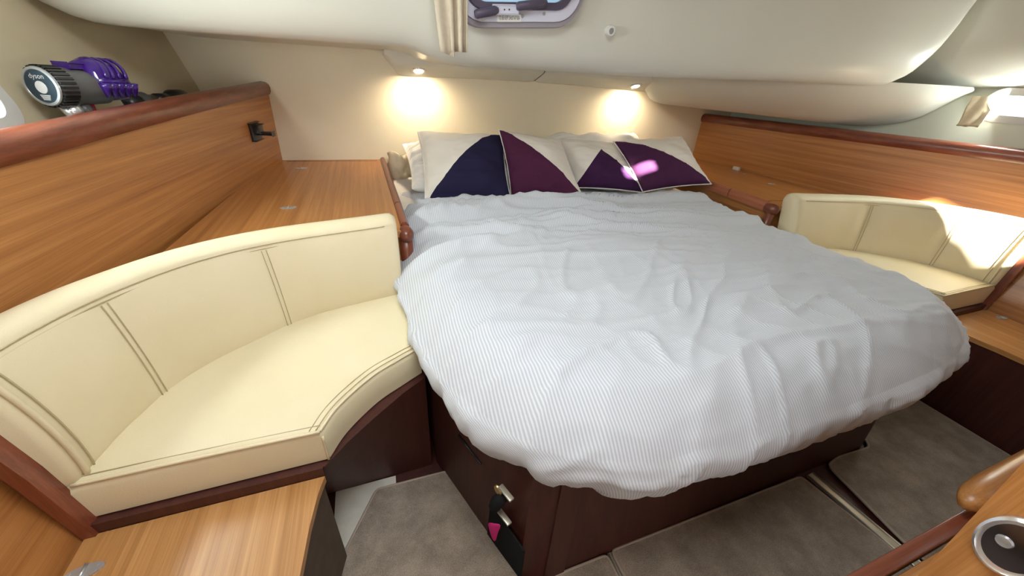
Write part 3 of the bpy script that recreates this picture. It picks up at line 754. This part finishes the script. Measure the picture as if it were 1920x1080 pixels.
sleeping_pillow('sleeping_pillow', (-0.38, 1.98, 0.575), 'crumpled pale pillow mostly hidden behind the navy cushion', 8.1, 0.74)
sleeping_pillow('sleeping_pillow', (0.40, 2.02, 0.60), 'pale pillow hidden behind the plum cushions', 9.4, 0.74)
# fold of tan canvas standing at the bed head beside the left rail
rows = []
P0 = [(-0.830, 2.17), (-0.790, 2.14), (-0.755, 2.15), (-0.715, 2.18), (-0.665, 2.19)]
cr = crom([(x, y, 0) for x, y in P0], 20)
for k in range(7):
    z = 0.53+0.135*k/6
    rows.append([Vector((p.x-0.01*math.sin(k), p.y+0.006*math.sin(i*1.1+k*0.6), z+0.012*math.sin(i*0.5)*k/6)) for i, p in enumerate(cr)])
cl = grid('canvas_flap', rows, 'tan_cloth'); md = cl.modifiers.new('t', 'SOLIDIFY'); md.thickness = 0.004
tag(cl, 'folded tan canvas flap tucked between left rail and crumpled pillow', 'cloth')

# ------------------------------------------------------------------ carpet mats and threshold strips
def mat_obj(poly, label, h=0.014, round_=0.012, cat='mat'):
    t = thing('carpet_mat', label, cat, group='carpet mats on the cabin sole')
    pts = crom([(*p, 0) for p in poly+poly[:1]], 4) if False else [Vector((*p, 0)) for p in poly]
    # round corners
    out = []
    k = len(pts)
    for i in range(k):
        a, b_, c = pts[i-1], pts[i], pts[(i+1) % k]
        r = min(round_, (a-b_).length*.3, (c-b_).length*.3)
        p0 = b_+(a-b_).normalized()*r; p1 = b_+(c-b_).normalized()*r
        for s_ in (0, .33, .67, 1): out.append(p0.lerp(b_, s_).lerp(b_.lerp(p1, s_), s_))
    prism('pile', [(p.x, p.y) for p in out], 0.005, h, 'carpet', t, 0.0)
    tube('binding', [Vector((p.x, p.y, h-0.003)) for p in out], 0.0045, 'carpet_binding', t, 6, closed=True)
    return t
def fz(px, py, z=0.014): q = atz(px, py, z); return (q.x, q.y)
mat_obj([fz(706, 917), fz(838, 883), fz(880, 945), fz(968, 1075), (-0.62, 0.20), (-0.62, -0.35), (-1.085, -0.35), (-1.095, 0.30), fz(627, 1072)], 'grey corner mat between left settee and bed base')
mat_obj([fz(1147, 1032), fz(1502, 893), fz(1665, 1022), (0.275, -0.3), (-0.44, -0.3)], 'taupe mat lying along the foot of the bed')
mat_obj([fz(1030, 1083), fz(1138, 1040), (-0.452, -0.3), (-0.60, -0.3), (-0.60, 0.28)], 'small taupe mat piece at the bed corner, bottom centre')
mat_obj([fz(1553, 872), fz(1572, 856), fz(1632, 838), (0.66, 0.40), (0.84, 0.70), (1.09, 0.70), (1.09, -0.3), (0.39, -0.3), fz(1700, 1020)], 'taupe mat in the right hand well beside the step locker', round_=0.03)
for nm, (a0, a1), lab in (('threshold_strip', ((1518, 890), (1682, 1028)), 'pale metal strip between the two right mats'), ('threshold_strip', ((1143, 1038), (1165, 1085)), 'thin metal strip between the two foot mats')):
    p0, p1 = Vector((*fz(*a0, 0.004), 0)), Vector((*fz(*a1, 0.004), 0)); d = (p1-p0).normalized(); sd = Vector((d.y, -d.x, 0)); p1 = p0+d*0.62
    wd = 0.014 if a0[0] > 1300 else 0.005
    st = thing(nm, lab, 'strip', group='floor strips')
    obox('plate', (p0+p1)/2+Vector((0, 0, 0.004)), d, sd, (0, 0, 1), (p1-p0).length/2, wd, 0.003, 'pale_metal', st, 0.001)
    for sg in (-1, 1):
        tube('lip', [p0+sd*sg*wd+Vector((0, 0, 0.008)), p1+sd*sg*wd+Vector((0, 0, 0.008))], 0.003, 'pale_metal', st, 6)

# ------------------------------------------------------------------ lamps in the cove
for lx, lab in ((-0.640, 'lit round downlight over the left side of the bed'), (0.652, 'lit round downlight over the right side of the bed')):
    t = thing('cove_lamp', lab, 'lamp', group='cove downlights')
    c = Vector((lx, 2.165, 1.060 if lx < 0 else 1.058)); nn = Vector((0, -0.38, -0.92)).normalized()
    lathe('bezel', c+nn*0.002, nn, [(0, 0.036), (0.004, 0.038), (0.008, 0.036), (0.009, 0.028), (0.006, 0.026)], 'chrome', t, 24)
    lathe('lens', c+nn*0.006, nn, [(0, 0.0255), (0.004, 0.022), (0.006, 0.012), (0.0065, 0.001)], 'glow_lens', t, 24)
    lo = light('cove_lamp_light', 'SPOT', c+nn*0.022, 10.0, (1.0, 0.82, 0.56), (0.0, 0.25, -1), spot_size=math.radians(168), spot_blend=1.0, shadow_soft_size=0.02)
    lo.parent = t

# ------------------------------------------------------------------ ports
def rrect(w_, h_, r, k=8):
    pts = []
    for cx, cy, a0 in ((w_/2-r, h_/2-r, 0), (-w_/2+r, h_/2-r, PI/2), (-w_/2+r, -h_/2+r, PI), (w_/2-r, -h_/2+r, 3*PI/2)):
        for i in range(k+1): a = a0+PI/2*i/k; pts.append((cx+r*math.cos(a), cy+r*math.sin(a)))
    return pts
def ring(name, O, ex, ey, ez, outer, inner, z0, z1, mat, parent, chamfer=0.0):
    def P(p, z): return O+ex*p[0]+ey*p[1]+ez*z
    o2 = [(x*(1-chamfer), y*(1-chamfer)) for x, y in outer]
    rows = [[P(p, z0) for p in outer], [P(p, lerp(z0, z1, .6)) for p in outer], [P(p, z1) for p in o2], [P(p, z1) for p in inner], [P(p, z0) for p in inner], [P(p, z0) for p in outer]]
    o = grid(name, rows, mat, parent, True, True); o.data.set_sharp_from_angle(angle=math.radians(35)); return o
def plate(name, O, ex, ey, ez, outline, z0, z1, mat, parent):
    bm = bmesh.new(); a = [bm.verts.new(O+ex*x+ey*y+ez*z1) for x, y in outline]; b_ = [bm.verts.new(O+ex*x+ey*y+ez*z0) for x, y in outline]
    bm.faces.new(a); bm.faces.new(b_[::-1]); k = len(a)
    for i in range(k): bm.faces.new((a[i], b_[i], b_[(i+1) % k], a[(i+1) % k]))
    return from_bm(name, bm, mat, parent)
# opening port in the cockpit moulding
FY = 1.490
ex = Vector((1, -0.06, 0.085)).normalized(); ez = Vector((-0.05, -1, -0.10)).normalized(); ey = ez.cross(ex).normalized(); ex = ey.cross(ez).normalized()
if ey.z < 0: ey = -ey
Ob_ = P3(972, 53, FY)                         # middle of the frame's bottom edge
W2 = struct(bpy.data.objects.new('window_1', None)); C.objects.link(W2)
W2['label'] = 'small opening port with purple handles in the cockpit moulding'; W2['category'] = 'window'
O2 = Ob_+ey*0.135+ez*0.004
ring('gasket', O2, ex, ey, ez, rrect(0.475, 0.27, 0.105), rrect(0.44, 0.235, 0.09), -0.03, 0.014, 'grey_gasket', W2, 0.02)
ring('frame', O2, ex, ey, ez, rrect(0.44, 0.235, 0.09), rrect(0.375, 0.165, 0.06), -0.03, 0.020, 'lilac_frame', W2, 0.01)
ring('inner_frame', O2, ex, ey, ez, rrect(0.385, 0.17, 0.065), rrect(0.33, 0.125, 0.045), 0.0, 0.030, 'handle_plastic', W2, 0.03)
plate('pane', O2, ex, ey, ez, rrect(0.36, 0.15, 0.055), 0.006, 0.012, 'glowing_glass', W2)
def onport(px, py, up=0.03):
    d = ray(px, py); o = O2+ez*up; t_ = (o-CAM).dot(ez)/d.dot(ez); return CAM+d*t_
for (a0, a1) in (((890, 27), (927, 20)), ((968, 12), (1018, 6))):
    h = tube('clamp_handle', [onport(*a0, .04), onport(lerp(a0[0], a1[0], .1), lerp(a0[1], a1[1], .1), .042), onport(*a1, .042), onport(a1[0]+5, a1[1]-1, .036)], [0.010, 0.013, 0.0135, 0.010], 'handle_plastic', W2, 12)
c = onport(947, 18, .034); obox('latch', c, ex, ey, ez, 0.042, 0.011, 0.008, 'lilac_frame', W2, 0.003)
for px in (946, 955): lathe('screw', onport(px, 18, .0425), ez, [(0, 0.0025), (0.001, 0.002)], 'ink', W2, 8)
for px, py in ((906, 36), (980, 30), (1020, 26), (872, 8)): lathe('screw', onport(px, py, .020), ez, [(0, 0.0055), (0.0015, 0.0045)], 'steel', W2, 10)
lc = onport(955, 34, .022); lb = obox('notice_plate', lc, ex, ey, ez, 0.0415, 0.0105, 0.0015, 'white_plastic', W2, 0.0)
cu = bpy.data.curves.new('notice_text', 'FONT'); cu.body = 'TO BE KEPT SHUT AT SEA'; cu.align_x = 'CENTER'; cu.align_y = 'CENTER'; cu.size = 0.0135; cu.space_character = 1.05
to = bpy.data.objects.new('notice_text_tmp', cu); C.objects.link(to)
dg = bpy.context.evaluated_depsgraph_get(); me = bpy.data.meshes.new_from_object(to.evaluated_get(dg)); bpy.data.objects.remove(to)
xs = [v.co.x for v in me.vertices]; wtx = max(xs)-min(xs)
for v in me.vertices: v.co = lc+ex*(v.co.x*0.074/wtx)+ey*(v.co.y*1.25)+ez*0.0018
me.materials.clear(); link_mesh('notice_text', me, 'ink', lb)
# round stud on the moulding
t = thing('curtain_stud', 'small white round stud with a grey centre on the cockpit moulding', 'stud')
c = P3(1145, 58, 1.475); nn = Vector((-0.15, -1, -0.1)).normalized()
lathe('collar', c, nn, [(-0.03, 0.017), (0.004, 0.018), (0.009, 0.015), (0.010, 0.010), (0.006, 0.009)], 'white_plastic', t, 24)
lathe('socket', c+nn*0.006, nn, [(0, 0.009), (0.003, 0.008), (0.0035, 0.003)], 'steel', t, 16)
# oval port in the right hull
W3 = struct(bpy.data.objects.new('window_2', None)); C.objects.link(W3); W3['label'] = 'bright oval hull port at the right edge'; W3['category'] = 'window'
O3 = Vector((hull_x(0.872, 1.085, 1)-0.004, 0.872, 1.085)); e1 = Vector((0, -1, 0)); e3 = Vector((-1, 0, -0.12)).normalized(); e2 = e1.cross(e3).normalized()
if e2.z < 0: e2 = -e2
ring('frame', O3, e1, e2, e3, rrect(0.285, 0.135, 0.064), rrect(0.205, 0.075, 0.036), -0.01, 0.014, 'white_plastic', W3, 0.03)
plate('pane', O3, e1, e2, e3, rrect(0.215, 0.085, 0.04), -0.004, 0.0, 'window_glass', W3)
for a in (0.6, 2.2, 3.6, 5.2): lathe('screw', O3+e1*0.125*math.cos(a)+e2*0.055*math.sin(a)+e3*0.013, e3, [(0, 0.004), (0.001, 0.003)], 'steel', W3, 8)
W4 = struct(bpy.data.objects.new('window_3', None)); C.objects.link(W4); W4['label'] = 'bright hull port just behind the left cap rail, at the frame edge'; W4['category'] = 'window'
O4 = Vector((hull_x(1.085, 0.967, -1)+0.004, 1.085, 0.967)); e1 = Vector((0, 1, 0)); e3 = Vector((1, 0, 0.28)).normalized(); e2 = e1.cross(e3).normalized()
if e2.z < 0: e2 = -e2
ring('frame', O4, e1, e2, e3, rrect(0.43, 0.175, 0.06), rrect(0.35, 0.115, 0.04), -0.01, 0.012, 'white_plastic', W4, 0.03)
plate('pane', O4, e1, e2, e3, rrect(0.36, 0.125, 0.045), -0.004, 0.0, 'window_glass', W4)
# frames round the added, unseen overhead openings
for i, (x0, x1, y0, y1) in enumerate(((-1.18, -0.52, 0.02, 0.68), (0.0, 0.18, 0.52, 0.64), (1.035, 1.20, -0.66, -0.10))):
    Wn = struct(bpy.data.objects.new('window_%d' % (i+4), None)); C.objects.link(Wn)
    Wn['label'] = ('added deck hatch framing the overhead fill light', 'small added deck opening for the sun on the cushions', 'deck opening shaped for the sun patch on the right settee')[i]+', out of the picture'; Wn['category'] = 'window'
    Oh = Vector(((x0+x1)/2, (y0+y1)/2, 1.75)); X_, Y_, Z_ = Vector((1, 0, 0)), Vector((0, 1, 0)), Vector((0, 0, -1))
    wx, wy = x1-x0, y1-y0
    ring('frame', Oh, X_, Y_, Z_, rrect(wx+0.06, wy+0.06, 0.03), rrect(wx-0.012, wy-0.012, 0.028), -0.02, 0.012, 'white_plastic', Wn, 0.02)
    if i == 0: plate('sun_block', Oh, X_, Y_, Z_, rrect(wx, wy, 0.05), -0.03, -0.015, 'bed_linen', Wn)  # opaque cover added to stop direct sun through the big opening

# ------------------------------------------------------------------ curtains
t = thing('port_curtain', 'beige gathered curtain hanging beside the small opening port', 'curtain')
def fold_strip(name, x_top, x_bot, ztop, zbot, y, amp, nf, mat, parent, hemdrop=0.0):
    rows = []
    for k in range(12):
        a = k/11; r = []
        for i in range(33):
            u = i/32; x = lerp(lerp(x_top[0], x_top[1], u), lerp(x_bot[0], x_bot[1], u), a)
            z = lerp(ztop, zbot+hemdrop*(u-0.5), a)
            r.append(Vector((x, y-amp*(0.5+0.5*math.sin(u*nf*2*PI+0.6))*(0.6+0.4*a)-0.01*a, z)))
        rows.append(r)
    o = grid(name, rows, mat, parent); md = o.modifiers.new('t', 'SOLIDIFY'); md.thickness = 0.003
    return o
fold_strip('front_fold', (-0.690, -0.625), (-0.658, -0.612), 1.42, 1.112, 1.455, 0.016, 1.0, 'curtain_cloth', t, -0.01)
fold_strip('rear_fold', (-0.630, -0.560), (-0.622, -0.568), 1.42, 1.122, 1.470, 0.030, 2.0, 'curtain_cloth', t, 0.0)
# limp curtain pinned to the right hull
rows = []
poly = [((1826, 180), (1857, 180)), ((1822, 190), (1856, 193)), ((1815, 200), (1860, 208)), ((1806, 220), (1851, 222)), ((1799, 232), (1843, 234)), ((1797, 236), (1836, 238))]
for k, (a0, a1) in enumerate(poly):
    A = atx(*a0, 1.612); B_ = atx(*a1, 1.612); r = []
    for i in range(13):
        u = i/12; p = A.lerp(B_, u); p.x -= 0.004+0.012*abs(math.sin(u*5+k*0.8))*(0.4+k/6); r.append(p)
    rows.append(r)
cu2 = grid('hull_curtain', rows, 'tan_cloth'); md = cu2.modifiers.new('t', 'SOLIDIFY'); md.thickness = 0.004
tag(cu2, 'crumpled tan curtain scrap beside the bright oval port', 'curtain')

# ------------------------------------------------------------------ wall socket with a plug on the left panel
t = thing('wall_socket', 'black socket with a plug on the left oak panel near the back wall', 'socket')
c = Vector((-1.382, 2.00, 0.790)); pn = Vector((1, -0.16, -0.02)).normalized(); pu = Vector((0, 0, 1)); pv = pu.cross(pn)
d_ = ray(476, 246)
i_ = min(range(40), key=lambda i: abs(TL[i].y-1.98)); pc = BL[i_].lerp(TL[i_], 0.77)
tt_ = (pc-CAM).dot(pn)/d_.dot(pn); c = CAM+d_*tt_
obox('faceplate', c+pn*0.006, pv, pu, pn, 0.042, 0.036, 0.007, 'black_plastic', t, 0.005, 3)
obox('hood', c+pn*0.018+pu*0.010+pv*0.004, pv, pu, pn, 0.030, 0.018, 0.011, 'black_plastic', t, 0.006, 3)
obox('plug', c+pn*0.042-pu*0.008+pv*0.008, pn, pu, pv, 0.030, 0.007, 0.016, 'black_plastic', t, 0.004, 2)

# ------------------------------------------------------------------ handheld vacuum cleaner on the shelf
t = thing('vacuum_cleaner', 'grey and purple handheld vacuum cleaner lying on the left shelf', 'vacuum cleaner')
D0 = P3(80, 162, 1.31); D1 = P3(176, 163, 1.42); ax = (D1-D0).normalized()
lathe('motor_body', D0, ax, [(0, 0.039), (0.006, 0.043), (0.03, 0.043), (0.10, 0.041), (0.13, 0.040)], 'grey_plastic', t, 36)
for i in range(28):
    a = 2*PI*i/28; s_ = ax.cross(Vector((0, 0, 1))).normalized(); u_ = s_.cross(ax)
    q = D0+ax*0.02+(s_*math.cos(a)+u_*math.sin(a))*0.043
    obox('vent_rib', q, ax, (s_*math.cos(a)+u_*math.sin(a)), ax.cross(s_*math.cos(a)+u_*math.sin(a)), 0.018, 0.003, 0.0028, 'black_plastic', t)
fa = -ax
lathe('face_ring', D0, fa, [(0, 0.042), (0.004, 0.041), (0.005, 0.036), (0.003, 0.035)], 'steel', t, 36)
bd = lathe('badge', D0+fa*0.002, fa, [(0, 0.0355), (0.0015, 0.0355), (0.0016, 0.001)], 'badge_blue', t, 36)
s_ = fa.cross(Vector((0, 0, 1))).normalized()*-1; u_ = Vector((0, 0, 1))-fa*fa.z; u_.normalize(); s_ = u_.cross(fa).normalized()
lathe('badge_button', D0+fa*0.0036-u_*0.002, fa, [(0, 0.0135), (0.001, 0.013), (0.0011, 0.001)], 'white_plastic', bd, 24)
cu = bpy.data.curves.new('badge_text', 'FONT'); cu.body = 'dyson'; cu.align_x = 'CENTER'; cu.align_y = 'CENTER'; cu.size = 0.015
to = bpy.data.objects.new('tmp', cu); C.objects.link(to); dg = bpy.context.evaluated_depsgraph_get(); dg.update()
me = bpy.data.meshes.new_from_object(to.evaluated_get(dg)); bpy.data.objects.remove(to)
for v in me.vertices: v.co = D0+fa*0.0042+s_*v.co.x+u_*(v.co.y+0.021)
me.materials.clear(); link_mesh('badge_text', me, 'white_plastic', bd)
for k in range(4): obox('badge_line', D0+fa*0.004+u_*(-0.019-0.0030*k)+s_*0.001, s_, u_, fa, 0.012-0.0012*k, 0.0010, 0.0003, 'white_plastic', bd)
# cyclone pack: a domed purple shroud, flat-sided below, with cone tips under its brim
up_ = Vector((0, 0, 1)); side = ax.cross(up_).normalized(); up_ = side.cross(ax).normalized()
cyc = D0+ax*0.092+up_*0.014
rows = []
for d, wd, hu, hd in ((0.0, 0.026, 0.030, 0.030), (0.012, 0.040, 0.044, 0.040), (0.04, 0.046, 0.052, 0.046), (0.075, 0.047, 0.050, 0.047), (0.105, 0.045, 0.040, 0.046), (0.13, 0.040, 0.024, 0.045), (0.142, 0.034, 0.010, 0.042), (0.145, 0.02, 0.004, 0.03)):
    r = []
    for j in range(28):
        a = 2*PI*j/28; cs, sn = math.cos(a), math.sin(a)
        r.append(cyc+ax*d*0.70+side*wd*math.copysign(abs(cs)**0.8, cs)+up_*((hu if sn > 0 else hd)*math.copysign(abs(sn)**0.8, sn)))
    rows.append(r)
cy = grid('cyclone_shroud', rows, 'purple_plastic', t, True, True, True); cy.data.set_sharp_from_angle(angle=math.radians(40))
for i in range(5):
    d = 0.014+0.019*i
    for sg in (-1, 1):
        p0 = cyc+ax*d+side*sg*0.046-up_*0.002; p1 = p0-up_*0.034-side*sg*0.004
        tube('cyclone_cone', [p0, p0.lerp(p1, .35), p1], [0.013, 0.011, 0.004], 'purple_plastic', cy, 8)
rim = [cyc+ax*(0.049+0.053*math.cos(2*PI*j/32))+side*0.050*math.sin(2*PI*j/32)+up_*0.001 for j in range(32)]
tube('brim', rim, 0.0045, 'purple_plastic', cy, 8, closed=True)
for i in range(4):
    d = 0.022+0.018*i
    tube('cyclone_vane', [cyc+ax*(d+0.012*math.sin(q))+side*0.048*math.cos(q)+up_*(0.006+0.045*math.sin(q)) for q in [PI*(0.02+0.96*z/12) for z in range(13)]], 0.0045, 'purple_plastic', cy, 6)
g0 = D0+ax*0.075+Vector((0, 0, 0.046)); obox('bin_clip', g0+ax*0.012, ax, ax.cross(Vector((0, 0, 1))), (0, 0, 1), 0.026, 0.018, 0.006, 'purple_plastic', t, 0.003)
# clear bin standing on the shelf under the cyclones
bc = D0+ax*0.150; bcz = 0.847
bin_ = lathe('dust_bin', (bc.x, bc.y, bcz), (0, 0, 1), [(0, 0.050), (0.004, 0.052), (0.058, 0.054), (0.062, 0.050)], 'grey_plastic', t, 28)
lathe('bin_rim', (bc.x, bc.y, bcz+0.055), (0, 0, 1), [(0, 0.054), (0.002, 0.056), (0.008, 0.056), (0.010, 0.052)], 'steel', bin_, 28)
# handle
h0 = D0+ax*0.035-Vector((0, 0, 0.040)); tube('handle', [h0, h0+Vector((0.004, 0.004, -0.02)), Vector((h0.x+0.010, h0.y+0.012, 0.849))], [0.021, 0.019, 0.019], 'chrome', t, 16)
h1 = h0+ax*0.028; tube('trigger_guard', [h1+Vector((0, 0, 0.005)), h1+Vector((0.006, 0.006, -0.02)), Vector((h1.x+0.010, h1.y+0.02, 0.850))], [0.016, 0.015, 0.015], 'grey_plastic', t, 12)
obox('trigger', h1+ax*0.022-Vector((0, 0, 0.008)), ax, ax.cross(Vector((0, 0, 1))), (0, 0, 1), 0.006, 0.006, 0.015, 'red_plastic', t, 0.002)
obox('release_catch', h1+ax*0.06-Vector((0, 0, 0.028)), ax, ax.cross(Vector((0, 0, 1))), (0, 0, 1), 0.026, 0.008, 0.006, 'red_plastic', t, 0.002)
# intake and the tools beside it
i0 = P3(238, 196, 1.66); i1 = P3(288, 190, 1.80); i2 = P3(345, 180, 1.99)
tube('intake', [i0, i0.lerp(i1, .5), i1], [0.030, 0.026, 0.022], 'black_plastic', t, 14)
lathe('intake_collar', i0.lerp(i1, .35), i1-i0, [(0, 0.030), (0.004, 0.033), (0.035, 0.033), (0.04, 0.028)], 'grey_plastic', t, 18)
tl = thing('crevice_tool', 'black vacuum nozzle lying on the shelf beyond the vacuum', 'nozzle')
tube('socket_end', [i1+Vector((0.002, 0.02, 0.002)), i1.lerp(i2, .4)], [0.022, 0.020], 'black_plastic', tl, 14)
tube('nozzle', [i1.lerp(i2, .4), i1.lerp(i2, .6)+Vector((0, 0, .008)), i1.lerp(i2, .9)+Vector((0, 0, .006)), i2+Vector((0, 0.04, 0.0))], [0.018, 0.026, 0.024, 0.010], 'black_plastic', tl, 14, flat=(1.1, 0.8))

# ------------------------------------------------------------------ latch keys on the bed base
t = thing('locker_keys', 'two pale latch plates with a black strap and pink tag on the bed base', 'keys')
for px, py in ((957, 918), (953, 963)):
    c = face_px(px, py)+cn*0.012
    obox('latch_plate', c, cd, (0, 0, 1), cn, 0.020, 0.003, 0.006, 'pale_metal', t, 0.001)
lathe('key_ring', face_px(944, 911)+cn*0.012, cn, [(0, 0.011), (0.003, 0.013), (0.006, 0.011), (0.006, 0.007)], 'brass', t, 16)
tube('strap', [face_px(952, 925)+cn*0.012, face_px(944, 932)+cn*0.018, face_px(938, 940)+cn*0.016, face_px(940, 952)+cn*0.010], [0.012, 0.016, 0.014, 0.008], 'black_fabric', t, 10)
A, B_, D_ = face_px(956, 974)+cn*0.016, face_px(931, 962)+cn*0.03, face_px(936, 1004)+cn*0.016
rows = [[A+cn*0.004, A.lerp(B_, .5)+cn*0.008, B_+cn*0.003], [A.lerp(D_, .45)+cn*0.006, A.lerp(D_, .5).lerp(B_, .4)+cn*0.012, B_.lerp(D_, .5)+cn*0.004], [D_+cn*0.003+cd*0.010, D_+cn*0.006, D_+cn*0.002-cd*0.008]]
tg = grid('pink_tag', rows, 'pink_fabric', t); md = tg.modifiers.new('t', 'SOLIDIFY'); md.thickness = 0.006; md2 = tg.modifiers.new('s', 'SUBSURF'); md2.levels = 2; md2.render_levels = 2

# ------------------------------------------------------------------ cabinet and open door close to the viewer, bottom right
t = thing('cabinet', 'low mahogany cabinet front with a rounded rail at the bottom right', 'cabinet')
zc = 0.35
ya = atz(1582, 1080, zc).y; yb = atz(1660, 1065, zc).y
box('top_rail', -0.34, 1.09, 0.056, 0.079, 0.300, zc, 'mahogany_x', t, 0.003)
box('front', -0.34, 1.09, -0.30, 0.050, 0.002, 0.338, 'oak_x', t, 0.002)
k0 = atz(1812, 945, 0.39); k1 = atz(1935, 868, 0.39); k1.y = k0.y
tube('rounded_rail', [k0+Vector((0, 0, -0.012)), k0+Vector((0.006, 0, 0.0)), k0+Vector((0.03, 0, 0.004)), k0+Vector((0.09, 0, 0.006)), k1+Vector((0, 0, 0.006)), k1+Vector((0.4, 0, 0.006))], [0.008, 0.018, 0.026, 0.030, 0.031, 0.031], 'oak_x', t, 18, flat=(1, 0.85))
t = thing('open_door', 'oak door standing open at the bottom right corner with oval latch', 'door')
dx = -0.30
e0 = atx(1918, 868, dx); e1_ = atx(1722, 1078, dx)
bm = bmesh.new()
k = (e0.y-e1_.y)/(e0.z-e1_.z)
def edge_y(z): return e1_.y+k*(z-e1_.z)
prof = [(edge_y(0.05), 0.05), (edge_y(0.9), 0.9), (edge_y(0.95), 0.95), (-0.75, 0.95), (-0.75, 0.05)]
A = [bm.verts.new((dx, y, z)) for y, z in prof]; B2 = [bm.verts.new((dx+0.024, y, z)) for y, z in prof]
bm.faces.new(A); bm.faces.new(B2[::-1])
for i in range(len(prof)): bm.faces.new((A[i], B2[i], B2[(i+1) % len(prof)], A[(i+1) % len(prof)]))
from_bm('door_leaf', bm, 'oak_z', t)
lc = atx(1905, 1026, dx)
la = lathe('latch_plate', lc-Vector((0.001, 0, 0)), (-1, 0, 0), [(0, 0.034), (0.004, 0.034), (0.006, 0.031), (0.004, 0.028), (0.002, 0.001)], 'chrome', t, 32, squash=(0.8, 1.2))
lathe('latch_dish', lc-Vector((0.004, 0, 0)), (-1, 0, 0), [(0, 0.028), (0.001, 0.026), (0.0012, 0.001)], 'dark_steel', la, 32, squash=(0.8, 1.2))
lathe('latch_button', atx(1888, 1012, dx)-Vector((0.005, 0, 0)), (-1, 0, 0), [(0, 0.007), (0.003, 0.006), (0.0035, 0.001)], 'chrome', la, 16)

# ------------------------------------------------------------------ put each group's origin at its base
bpy.context.view_layer.update()
for o in list(C.objects):
    if o.type == 'EMPTY' and o.parent is None and o.children:
        pts = [c.matrix_world @ Vector(q) for c in o.children if c.type == 'MESH' for q in c.bound_box]
        lo = Vector((min(p[i] for p in pts) for i in range(3))); hi = Vector((max(p[i] for p in pts) for i in range(3)))
        o.location = Vector(((lo.x+hi.x)/2, (lo.y+hi.y)/2, lo.z))
        for c in o.children: c.matrix_parent_inverse = Matrix.Translation(-o.location)
